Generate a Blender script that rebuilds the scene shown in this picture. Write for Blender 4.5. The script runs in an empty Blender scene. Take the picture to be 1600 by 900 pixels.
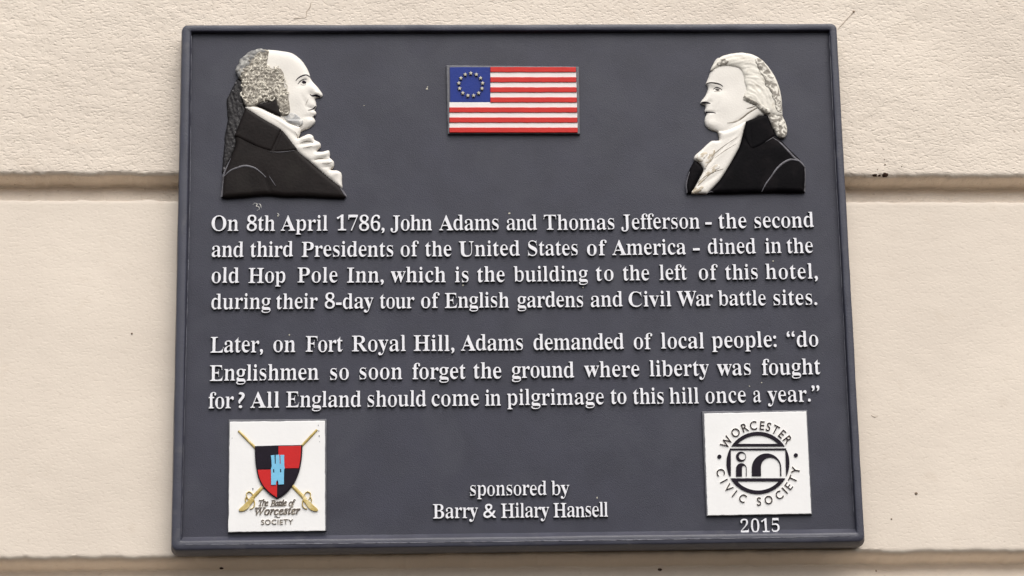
import bpy, math, random
from mathutils import Vector, Matrix, noise
from mathutils.geometry import delaunay_2d_cdt

random.seed(4)
S = bpy.context.scene
COL = S.collection

# ------------------------------------------------------------------ camera
W = 0.75                                   # plaque width in metres
ASP = 0.79518                              # plaque height / width
ZC = 2.05                                  # height of the plaque's centre above the pavement
F = 3250.0                                 # focal length in photo pixels (1600 wide)
CORN = [(285, 38.5), (1306.5, 36.5), (1350.5, 845.5), (268.5, 859)]   # front face corners in the photo


def homography(src, dst):
    import numpy as np
    A = []
    for (x, y), (u, v) in zip(src, dst):
        A += [[x, y, 1, 0, 0, 0, -u * x, -u * y, -u], [0, 0, 0, x, y, 1, -v * x, -v * y, -v]]
    return np.linalg.svd(np.array(A, float))[2][-1].reshape(3, 3)


def solve_pose():
    import numpy as np
    H = ASP * W
    src = [(-W / 2, H / 2), (W / 2, H / 2), (W / 2, -H / 2), (-W / 2, -H / 2)]
    h = homography(src, [(x - 800, 450 - y) for x, y in CORN])      # image y up
    K = np.diag([1 / F, 1 / F, 1.0])
    M = K @ h
    if M[2, 2] < 0:
        M = -M
    s = (np.linalg.norm(M[:, 0]) + np.linalg.norm(M[:, 1])) / 2
    M = M / s
    r1, r2, t = M[:, 0], M[:, 1], M[:, 2]
    # camera frame here: x right, y up, depth forward -> blender camera looks along -z
    flip = np.diag([1, 1, -1.0])
    r1, r2, t = flip @ r1, flip @ r2, flip @ t
    r3 = np.cross(r1, r2)
    U, _, Vt = np.linalg.svd(np.stack([r1, r2, r3], 1))
    R = U @ Vt
    return Matrix(R.tolist()), Vector(t.tolist())


R_LC, T_LC = solve_pose()                  # plaque coordinates (x right, y up, z out) -> camera
CAM_L = -(R_LC.transposed() @ T_LC)        # camera position in plaque coordinates
TO_WORLD = Matrix.Translation((0, 0, ZC)) @ Matrix.Rotation(math.radians(90), 4, 'X')

cam_data = bpy.data.cameras.new('camera')
cam = bpy.data.objects.new('camera', cam_data)
COL.objects.link(cam)
cam_data.sensor_width = 36.0
cam_data.lens = F / 1600 * 36.0
cam_data.clip_start = 0.05
cam_data.clip_end = 2000
cam.matrix_world = TO_WORLD @ (Matrix.Translation(CAM_L) @ R_LC.transposed().to_4x4())
S.camera = cam


def at(px, py, z=0.0):
    """photo pixel -> (x, y) on the plane z = const, in plaque coordinates"""
    d = R_LC.transposed() @ Vector(((px - 800) / F, (450 - py) / F, -1.0))
    k = (z - CAM_L.z) / d.z
    return CAM_L.x + d.x * k, CAM_L.y + d.y * k


# ------------------------------------------------------------------ light: bright overcast day
SUN_EL, SUN_AZ = 54, 16                    # azimuth to the right of straight-on
w = bpy.data.worlds.new('World')
S.world = w
w.use_nodes = True
nt = w.node_tree
nt.nodes.clear()
o = nt.nodes.new('ShaderNodeOutputWorld')
bg = nt.nodes.new('ShaderNodeBackground')
sky = nt.nodes.new('ShaderNodeTexSky')
sky.sky_type = 'NISHITA'
sky.sun_disc = False
sky.sun_elevation = math.radians(SUN_EL)
sky.sun_rotation = math.radians(180 - SUN_AZ)
sky.air_density = 1.0
sky.dust_density = 3.0
sky.ozone_density = 1.0
tc = nt.nodes.new('ShaderNodeTexCoord')
sep = nt.nodes.new('ShaderNodeSeparateXYZ')
ramp = nt.nodes.new('ShaderNodeMapRange')
ramp.inputs['From Min'].default_value = -0.06
ramp.inputs['From Max'].default_value = 0.06
mix = nt.nodes.new('ShaderNodeMix')
mix.data_type = 'RGBA'
mix.inputs[6].default_value = (0.17, 0.11, 0.065, 1)     # the lit street below the horizon
hsv = nt.nodes.new('ShaderNodeHueSaturation')         # a clouded sky: the same sky, greyer
hsv.inputs['Saturation'].default_value = 0.35
nt.links.new(tc.outputs['Generated'], sep.inputs[0])
nt.links.new(sep.outputs['Z'], ramp.inputs['Value'])
nt.links.new(ramp.outputs[0], mix.inputs[0])
nt.links.new(sky.outputs[0], hsv.inputs['Color'])
nt.links.new(hsv.outputs[0], mix.inputs[7])
nt.links.new(mix.outputs[2], bg.inputs['Color'])
bg.inputs['Strength'].default_value = 0.09
nt.links.new(bg.outputs[0], o.inputs['Surface'])

sd = bpy.data.lights.new('sun', 'SUN')
sd.energy = 1.5
sd.angle = math.radians(60)
sd.color = (1.0, 0.95, 0.88)
sun = bpy.data.objects.new('sun', sd)
COL.objects.link(sun)
_el, _az = math.radians(SUN_EL), math.radians(SUN_AZ)
_dir = Vector((math.sin(_az) * math.cos(_el), -math.cos(_az) * math.cos(_el), math.sin(_el)))
sun.rotation_euler = _dir.to_track_quat('Z', 'Y').to_euler()

S.view_settings.view_transform = 'Standard'
S.view_settings.look = 'None'
S.view_settings.gamma = 1.0
S.view_settings.exposure = 0.82


# ------------------------------------------------------------------ materials
def srgb(r, g, b):
    f = lambda c: c / 12.92 if c <= 0.04045 else ((c + 0.055) / 1.055) ** 2.4
    return (f(r / 255), f(g / 255), f(b / 255), 1)


def paint(name, col, rough=0.5, spec=0.4, var=0.06, vscale=60, bump=0.0002, bscale=900, col2=None, ramp_at=(0.45, 0.6), cscale=300, detail=4):
    m = bpy.data.materials.new(name)
    m.use_nodes = True
    n, l = m.node_tree.nodes, m.node_tree.links
    p = n['Principled BSDF']
    p.inputs['Roughness'].default_value = rough
    p.inputs['Specular IOR Level'].default_value = spec
    t = n.new('ShaderNodeTexCoord')
    nz = n.new('ShaderNodeTexNoise')
    nz.inputs['Scale'].default_value = vscale
    nz.inputs['Detail'].default_value = 5
    l.new(t.outputs['Object'], nz.inputs['Vector'])
    mr = n.new('ShaderNodeMapRange')
    mr.inputs['From Min'].default_value = 0.3
    mr.inputs['From Max'].default_value = 0.7
    mr.inputs['To Min'].default_value = 1 - var
    mr.inputs['To Max'].default_value = 1 + var
    l.new(nz.outputs['Fac'], mr.inputs['Value'])
    mul = n.new('ShaderNodeVectorMath')
    mul.operation = 'SCALE'
    mul.inputs[0].default_value = col[:3]
    l.new(mr.outputs[0], mul.inputs['Scale'])
    if col2 is not None:
        n2 = n.new('ShaderNodeTexNoise')
        n2.inputs['Scale'].default_value = cscale
        n2.inputs['Detail'].default_value = detail
        n2.inputs['Distortion'].default_value = 0.6
        l.new(t.outputs['Object'], n2.inputs['Vector'])
        r2 = n.new('ShaderNodeMapRange')
        r2.inputs['From Min'].default_value = ramp_at[0]
        r2.inputs['From Max'].default_value = ramp_at[1]
        l.new(n2.outputs['Fac'], r2.inputs['Value'])
        mx = n.new('ShaderNodeMix')
        mx.data_type = 'RGBA'
        mx.inputs[7].default_value = col2
        l.new(mul.outputs[0], mx.inputs[6])
        l.new(r2.outputs[0], mx.inputs[0])
        l.new(mx.outputs[2], p.inputs['Base Color'])
    else:
        l.new(mul.outputs[0], p.inputs['Base Color'])
    nb = n.new('ShaderNodeTexNoise')
    nb.inputs['Scale'].default_value = bscale
    nb.inputs['Detail'].default_value = 3
    l.new(t.outputs['Object'], nb.inputs['Vector'])
    bp = n.new('ShaderNodeBump')
    bp.inputs['Distance'].default_value = bump
    bp.inputs['Strength'].default_value = 0.8
    l.new(nb.outputs['Fac'], bp.inputs['Height'])
    l.new(bp.outputs[0], p.inputs['Normal'])
    return m


GREY = (0.035, 0.0355, 0.053, 1)
M_FIELD = paint('grey_paint', GREY, 0.5, 0.4, 0.13, 22, 0.0003, 900, (0.044, 0.045, 0.062, 1), (0.48, 0.72), 14, 7)
M_RIM = paint('rim_paint', (0.047, 0.048, 0.068, 1), 0.40, 0.5, 0.12, 40, 0.0003, 500, (0.075, 0.075, 0.09, 1), (0.58, 0.75), 45)
M_LETTER = paint('letter_white', (0.80, 0.795, 0.83, 1), 0.45, 0.4, 0.05, 90, 0.0002, 700)
M_SIDE = paint('letter_side', (0.026, 0.025, 0.035, 1), 0.5, 0.4, 0.1, 90, 0.0002, 700)
M_BADGE = paint('badge_white', (0.84, 0.83, 0.82, 1), 0.45, 0.4, 0.02, 30, 0.00012, 250)
M_FLESH = paint('flesh_paint', (0.80, 0.76, 0.70, 1), 0.5, 0.35, 0.03, 60, 0.0002, 500)
M_FLESH_WORN = paint('flesh_worn', (0.78, 0.76, 0.72, 1), 0.5, 0.35, 0.05, 60, 0.0002, 500, (0.50, 0.49, 0.47, 1), (0.42, 0.6), 150)
M_HAIR_A = paint('hair_speckled', (0.24, 0.215, 0.18, 1), 0.55, 0.3, 0.12, 120, 0.0005, 260, (0.52, 0.48, 0.41, 1), (0.50, 0.66), 230, 5)
M_CURL = paint('curl_cream', (0.76, 0.71, 0.61, 1), 0.5, 0.3, 0.12, 150, 0.0002, 500)
M_HAIR_EDGE = paint('hair_grey', (0.22, 0.215, 0.21, 1), 0.55, 0.3, 0.2, 120, 0.0006, 300, (0.42, 0.41, 0.38, 1), (0.5, 0.6), 160)
M_HAIR_J = paint('hair_cream', (0.78, 0.74, 0.66, 1), 0.5, 0.3, 0.05, 80, 0.0002, 400, (0.55, 0.50, 0.42, 1), (0.58, 0.72), 120, 5)
M_HAIR_JW = paint('hair_worn', (0.27, 0.245, 0.21, 1), 0.55, 0.3, 0.1, 80, 0.0006, 260, (0.76, 0.72, 0.64, 1), (0.46, 0.56), 190, 5)
M_COAT_A = paint('coat_brown', (0.014, 0.011, 0.0105, 1), 0.5, 0.10, 0.2, 50, 0.0003, 300, (0.018, 0.015, 0.0135, 1), (0.5, 0.75), 35)
M_COAT_J = paint('coat_black', (0.003, 0.0025, 0.0035, 1), 0.6, 0.06, 0.2, 50, 0.0003, 300, (0.009, 0.007, 0.008, 1), (0.5, 0.75), 40)
M_SEAM = paint('seam_grey', (0.13, 0.125, 0.14, 1), 0.5, 0.4, 0.2, 90, 0.0002, 500, (0.05, 0.045, 0.05, 1), (0.52, 0.66), 110)
M_QUEUE = paint('queue_dark', (0.016, 0.014, 0.015, 1), 0.5, 0.3, 0.2, 90, 0.0008, 300, (0.20, 0.19, 0.20, 1), (0.60, 0.72), 220, 6)
M_INK = paint('ink_black', (0.011, 0.007, 0.014, 1), 0.55, 0.15, 0.15, 90, 0.0002, 500)
M_BROW = paint('brow_brown', (0.045, 0.038, 0.034, 1), 0.55, 0.2, 0.15, 90, 0.0002, 500)
M_BEIGE = paint('beige_wash', (0.50, 0.43, 0.33, 1), 0.5, 0.35, 0.1, 80, 0.0002, 500, (0.80, 0.76, 0.70, 1), (0.43, 0.56), 170)
M_BROWNLINE = paint('brown_line', (0.22, 0.19, 0.15, 1), 0.5, 0.35, 0.1, 80, 0.0002, 500, (0.50, 0.45, 0.38, 1), (0.5, 0.65), 120)
M_CRACK = paint('crack_line', (0.40, 0.33, 0.26, 1), 0.7, 0.2, 0.2, 200, 0.0002, 500, (0.60, 0.51, 0.42, 1), (0.45, 0.62), 160)
M_WASH = paint('grey_wash', (0.40, 0.40, 0.40, 1), 0.5, 0.35, 0.08, 90, 0.0002, 500, (0.66, 0.64, 0.60, 1), (0.45, 0.6), 160)
M_RED = paint('flag_red', srgb(198, 42, 36), 0.45, 0.25, 0.05, 60, 0.0002, 500)
M_FLAGWHITE = paint('flag_white', (0.80, 0.76, 0.74, 1), 0.45, 0.4, 0.03, 60, 0.0002, 500)
M_BLUE = paint('flag_blue', srgb(20, 46, 128), 0.45, 0.25, 0.06, 60, 0.0002, 500)
M_STAR = paint('star_silver', (0.50, 0.47, 0.38, 1), 0.4, 0.5, 0.15, 200, 0.0002, 500)
M_SHIELD_RED = paint('shield_red', srgb(196, 32, 32), 0.45, 0.25, 0.05, 60, 0.0002, 500)
M_SKYBLUE = paint('tower_blue', srgb(118, 188, 222), 0.45, 0.4, 0.05, 80, 0.0002, 500)
M_GOLD = paint('sword_gold', (0.50, 0.37, 0.115, 1), 0.4, 0.5, 0.12, 120, 0.0003, 400, (0.66, 0.55, 0.28, 1), (0.5, 0.66), 120)
M_SPOT = paint('spot_brown', (0.20, 0.15, 0.11, 1), 0.9, 0.1, 0.3, 200, 0.0005, 400)
M_DIRT = paint('dirt_brown', (0.035, 0.018, 0.012, 1), 0.9, 0.1, 0.3, 200, 0.001, 400)


def wall_material(name, rough):
    m = bpy.data.materials.new(name)
    m.use_nodes = True
    n, l = m.node_tree.nodes, m.node_tree.links
    p = n['Principled BSDF']
    p.inputs['Roughness'].default_value = 0.62
    p.inputs['Specular IOR Level'].default_value = 0.25
    t = n.new('ShaderNodeTexCoord')

    def tex(scale, detail=4, dist=0.0):
        x = n.new('ShaderNodeTexNoise')
        x.inputs['Scale'].default_value = scale
        x.inputs['Detail'].default_value = detail
        x.inputs['Distortion'].default_value = dist
        l.new(t.outputs['Object'], x.inputs['Vector'])
        return x.outputs['Fac']

    def rng(v, a, b, c, d):
        x = n.new('ShaderNodeMapRange')
        for k, q in zip(('From Min', 'From Max', 'To Min', 'To Max'), (a, b, c, d)):
            x.inputs[k].default_value = q
        l.new(v, x.inputs['Value'])
        return x.outputs[0]

    def mixc(f, a, b):
        x = n.new('ShaderNodeMix')
        x.data_type = 'RGBA'
        for s, v in ((6, a), (7, b)):
            if isinstance(v, tuple):
                x.inputs[s].default_value = v
            else:
                l.new(v, x.inputs[s])
        l.new(f, x.inputs[0])
        return x.outputs[2]
    c = mixc(rng(tex(5, 3), 0.35, 0.65, 0, 1), (0.70, 0.615, 0.525, 1), (0.755, 0.667, 0.57, 1))
    c = mixc(rng(tex(38, 5, 0.5), 0.60, 0.78, 0, 0.30), c, (0.62, 0.52, 0.42, 1))
    mp = n.new('ShaderNodeMapping')
    mp.inputs['Scale'].default_value = (1, 1.7, 1)
    l.new(t.outputs['Object'], mp.inputs['Vector'])

    def tex2(scale, detail, dist):
        x = n.new('ShaderNodeTexNoise')
        x.inputs['Scale'].default_value = scale
        x.inputs['Detail'].default_value = detail
        x.inputs['Distortion'].default_value = dist
        l.new(mp.outputs[0], x.inputs['Vector'])
        return x.outputs['Fac']
    pits = rng(tex2(210, 2.0, 0.2), 0.26, 0.50, 0, 1)                                  # small pits in the render
    c = mixc(rng(tex2(175, 1, 0.3), 0.22, 0.29, 0.4 * rough + 0.1, 0), c, (0.34, 0.27, 0.20, 1))      # a few hold dirt
    l.new(c, p.inputs['Base Color'])
    b1 = n.new('ShaderNodeBump')
    b1.inputs['Distance'].default_value = 0.0005 * rough
    b1.inputs['Strength'].default_value = 0.9
    l.new(pits, b1.inputs['Height'])
    b2 = n.new('ShaderNodeBump')
    b2.inputs['Distance'].default_value = 0.0004 * (0.3 + 0.7 * rough)
    b2.inputs['Strength'].default_value = 0.7
    l.new(tex(240, 4), b2.inputs['Height'])
    l.new(b1.outputs[0], b2.inputs['Normal'])
    l.new(b2.outputs[0], p.inputs['Normal'])
    return m


M_WALL_ROUGH = wall_material('cream_render_rough', 1.0)
M_WALL = wall_material('cream_render', 0.25)


# ------------------------------------------------------------------ object helpers
def empty(name, loc=(0, 0, 0), parent=None):
    e = bpy.data.objects.new(name, None)
    COL.objects.link(e)
    e.empty_display_size = 0.05
    e.parent = parent
    e.location = loc
    return e


def tag(ob, label=None, cat=None, group=None, kind=None):
    for k, v in (('label', label), ('category', cat), ('group', group), ('kind', kind)):
        if v:
            ob[k] = v


def mesh_obj(name, verts, faces, mat, parent, smooth=False, mats=None, face_mats=None):
    me = bpy.data.meshes.new(name)
    me.from_pydata(verts, [], faces)
    for m in (mats or [mat]):
        me.materials.append(m)
    if smooth:
        for f in me.polygons:
            f.use_smooth = True
    if face_mats:
        for f, k in zip(me.polygons, face_mats):
            f.material_index = k
    me.update()
    ob = bpy.data.objects.new(name, me)
    COL.objects.link(ob)
    ob.parent = parent
    return ob


# extruded flat shape from closed outlines (even-odd holes), rounded front edge, in plaque coordinates
def plate(name, loops, z0, z1, bevel, mat, side, parent, offset=0.0):
    cu = bpy.data.curves.new(name, 'CURVE')
    cu.dimensions = '2D'
    cu.fill_mode = 'FRONT'
    for lp in loops:
        sp = cu.splines.new('POLY')
        sp.points.add(len(lp) - 1)
        for q, (x, y) in zip(sp.points, lp):
            q.co = (x, y, 0, 1)
        sp.use_cyclic_u = True
    h = z1 - z0
    cu.extrude = h / 2 - bevel
    cu.bevel_depth = bevel
    cu.bevel_resolution = 1
    cu.offset = offset - bevel
    tmp = bpy.data.objects.new('tmp', cu)
    COL.objects.link(tmp)
    dg = bpy.context.evaluated_depsgraph_get()
    me = bpy.data.meshes.new_from_object(tmp.evaluated_get(dg))
    bpy.data.objects.remove(tmp)
    bpy.data.curves.remove(cu)
    me.name = name
    me.materials.clear()
    me.materials.append(mat)
    me.materials.append(side or mat)
    for v in me.vertices:
        v.co.z += (z0 + z1) / 2
    for f in me.polygons:
        f.use_smooth = False
        f.material_index = 0 if f.normal.z > 0.35 else 1
    ob = bpy.data.objects.new(name, me)
    COL.objects.link(ob)
    ob.parent = parent
    return ob


def spread(loops, ox, oy):
    """move the outlines of one glyph out by ox across and oy up and down (negative: in)"""
    def area(l):
        return sum(a[0] * c[1] - c[0] * a[1] for a, c in zip(l, l[1:] + l[:1]))
    sg = 1 if area(max(loops, key=lambda l: abs(area(l)))) > 0 else -1
    out = []
    for l in loops:
        n, r = len(l), []
        for i in range(n):
            a, p, c = l[i - 1], l[i], l[(i + 1) % n]
            nx_ = ny_ = 0.0
            for u, w_ in ((a, p), (p, c)):
                dx, dy = w_[0] - u[0], w_[1] - u[1]
                L = math.hypot(dx, dy) or 1
                nx_ += dy / L * sg
                ny_ -= dx / L * sg
            m = max(min(max(abs(nx_), abs(ny_)), 1), 0.3)
            nx_, ny_ = max(-1, min(1, nx_ / m)), max(-1, min(1, ny_ / m))
            r.append((p[0] + nx_ * ox, p[1] + ny_ * oy))
        out.append(r)
    return out


def letters(name, glyphs, z0, z1, soft, draft, mat, side, parent):
    """the raised letters of a word as one mesh: flat painted fronts, a softened lip, sides leaning out to the ground"""
    from mathutils.geometry import tessellate_polygon
    v, f, fm = [], [], []
    for gi, loops in enumerate(glyphs):
        top = z1 + 0.00005 * (gi % 3)
        rings = [(loops, top), (spread(loops, soft, soft), top - soft), (spread(loops, soft + draft, soft + draft), z0)]
        base = len(v)
        cnt = sum(len(l) for l in loops)
        for lo, z in rings:
            for l in lo:
                v += [(x, y, z) for x, y in l]
        flat = [p for l in loops for p in l]
        start, o = [], 0
        for l in loops:
            start.append(o)
            o += len(l)
        box = [(min(p[0] for p in l), min(p[1] for p in l), max(p[0] for p in l), max(p[1] for p in l)) for l in loops]
        inside = lambda i, j: i != j and box[i][0] >= box[j][0] and box[i][1] >= box[j][1] and box[i][2] <= box[j][2] and box[i][3] <= box[j][3]
        outer = [i for i in range(len(loops)) if not any(inside(i, j) for j in range(len(loops)))]
        for oi in outer:                                   # each outline with its own holes
            grp = [oi] + [i for i in range(len(loops)) if inside(i, oi)]
            ids = [start[i] + q for i in grp for q in range(len(loops[i]))]
            for t in tessellate_polygon([[Vector((x, y, 0)) for x, y in loops[i]] for i in grp]):
                t = tuple(ids[q] for q in t)
                a, b, c = (flat[q] for q in t)
                ar = (b[0] - a[0]) * (c[1] - a[1]) - (b[1] - a[1]) * (c[0] - a[0])
                f.append(tuple(base + q for q in (t if ar > 0 else t[::-1])))
                fm.append(0)
        big = max(loops, key=lambda l: abs(sum(a[0] * c[1] - c[0] * a[1] for a, c in zip(l, l[1:] + l[:1]))))
        sg = sum(a[0] * c[1] - c[0] * a[1] for a, c in zip(big, big[1:] + big[:1])) > 0
        for k in (0, 1):
            o = 0
            for l in loops:
                n = len(l)
                for i in range(n):
                    a, b = base + k * cnt + o + i, base + k * cnt + o + (i + 1) % n
                    q = (a, a + cnt, b + cnt, b)
                    f.append(q if sg else q[::-1])
                    fm.append(k)
                o += n
    return mesh_obj(name, v, f, mat, parent, mats=[mat, side], face_mats=fm)


def smooth_loop(pts, step, closed=True, hard=()):
    """Catmull-Rom through the points, resampled every step; points listed in hard stay corners"""
    n = len(pts)
    out = []
    for i in range(n if closed else n - 1):
        p1, p2 = Vector(pts[i]), Vector(pts[(i + 1) % n])
        p0 = Vector(pts[(i - 1) % n]) if (closed or i > 0) else p1
        p3 = Vector(pts[(i + 2) % n]) if (closed or i + 2 < n) else p2
        if i in hard:
            p0 = p1
        if (i + 1) % n in hard:
            p3 = p2
        k = max(1, int(round((p2 - p1).length / step)))
        m1, m2 = (p2 - p0) * 0.5, (p3 - p1) * 0.5
        for j in range(k):
            t = j / k
            out.append(tuple((2 * t**3 - 3 * t * t + 1) * p1 + (t**3 - 2 * t * t + t) * m1 + (3 * t * t - 2 * t**3) * p2 + (t**3 - t * t) * m2))
    if not closed:
        out.append(tuple(pts[-1]))
    return out


def relief(name, loop, mat, parent, zbase, zfn, spacing=0.0012, side=None):
    """a cast relief: the outline filled with a fine mesh whose height is zfn(x, y, distance to the edge); walls drop to zbase"""
    import numpy as np
    P = np.array(loop)
    Q = np.roll(P, -1, 0)
    D = Q - P
    L2 = (D * D).sum(1) + 1e-18
    x0, y0 = P.min(0)
    x1, y1 = P.max(0)
    gx, gy = [], []
    r = 0
    y = y0
    while y <= y1:
        xs = np.arange(x0 + (spacing / 2 if r % 2 else 0), x1, spacing)
        gx.append(xs)
        gy.append(np.full(len(xs), y))
        y += spacing * 0.866
        r += 1
    G = np.stack([np.concatenate(gx), np.concatenate(gy)], 1)

    def dist(G):
        out = np.full(len(G), 9.0)
        for i in range(len(P)):
            v = G - P[i]
            t = np.clip((v @ D[i]) / L2[i], 0, 1)
            out = np.minimum(out, np.hypot(*(v - t[:, None] * D[i]).T))
        return out
    ins = np.zeros(len(G), bool)
    for i in range(len(P)):
        c = (P[i, 1] > G[:, 1]) != (Q[i, 1] > G[:, 1])
        with np.errstate(divide='ignore', invalid='ignore'):
            xi = D[i, 0] * (G[:, 1] - P[i, 1]) / (D[i, 1] if D[i, 1] else 1e-12) + P[i, 0]
        ins ^= c & (G[:, 0] < xi)
    G = G[ins]
    d = dist(G)
    keep = d > spacing * 0.55
    G, d = G[keep], d[keep]
    nb = len(P)
    V2 = [Vector(p) for p in P] + [Vector(g) for g in G]
    res = delaunay_2d_cdt(V2, [], [list(range(nb))], 1, 1e-7)
    ov, of, orig = res[0], res[2], res[3]
    dd = [0.0] * nb + list(d)
    verts, cache = [], {}
    for k, v in enumerate(ov):
        q = dd[orig[k][0]] if orig[k] else 0.0
        verts.append((v.x, v.y, zfn(v.x, v.y, q)))
    faces = [tuple(f) for f in of]
    fixed = []
    for f in faces:
        a, b, c = (verts[i] for i in f[:3])
        area = (b[0] - a[0]) * (c[1] - a[1]) - (b[1] - a[1]) * (c[0] - a[0])
        fixed.append(f if area > 0 else f[::-1])
    nf = len(fixed)
    # side walls along the boundary edges
    cnt = {}
    for f in fixed:
        for i in range(len(f)):
            e = (f[i], f[(i + 1) % len(f)])
            cnt[e] = 1
    low = {}
    for (a, b) in list(cnt):
        if (b, a) not in cnt:
            for q in (a, b):
                if q not in low:
                    low[q] = len(verts)
                    verts.append((verts[q][0], verts[q][1], min(zbase, verts[q][2] - 1e-4)))
            fixed.append((a, low[a], low[b], b))
    ob = mesh_obj(name, verts, fixed, mat, parent, mats=[mat, side or mat], face_mats=[0] * nf + [1] * (len(fixed) - nf))
    for i, f in enumerate(ob.data.polygons):
        f.use_smooth = i < nf
    return ob


def strip_mesh(name, line, widths, mat, parent, zfn, lift):
    """a tapered raised ridge lying on the surface zfn: five points across"""
    line = [Vector(p) for p in line]
    n = len(line)
    verts, faces = [], []
    for i, p in enumerate(line):
        t = (line[min(i + 1, n - 1)] - line[max(i - 1, 0)]).normalized()
        nn = Vector((-t.y, t.x))
        s = i / (n - 1) * (len(widths) - 1)
        k = min(int(s), len(widths) - 2)
        wd = widths[k] + (widths[k + 1] - widths[k]) * (s - k)
        for j, hh in ((-1, -0.3), (-0.6, 0.8), (0, 1), (0.6, 0.8), (1, -0.3)):
            q = p + nn * (wd / 2 * j)
            verts.append((q.x, q.y, zfn(q.x, q.y) + lift * hh))
    for i in range(n - 1):
        for j in range(4):
            a = i * 5 + j
            faces.append((a, a + 5, a + 6, a + 1))
    fixed = []
    for f in faces:
        a, b, c = (verts[i] for i in f[:3])
        area = (b[0] - a[0]) * (c[1] - a[1]) - (b[1] - a[1]) * (c[0] - a[0])
        fixed.append(f if area > 0 else f[::-1])
    return mesh_obj(name, verts, fixed, mat, parent, smooth=True)


def gauss(x, y, cx, cy, sx, sy=None, ang=0.0):
    sy = sy or sx
    dx, dy = x - cx, y - cy
    c, s = math.cos(ang), math.sin(ang)
    u, v = c * dx + s * dy, -s * dx + c * dy
    return math.exp(-(u * u / (sx * sx) + v * v / (sy * sy)) * 0.5)

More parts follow.
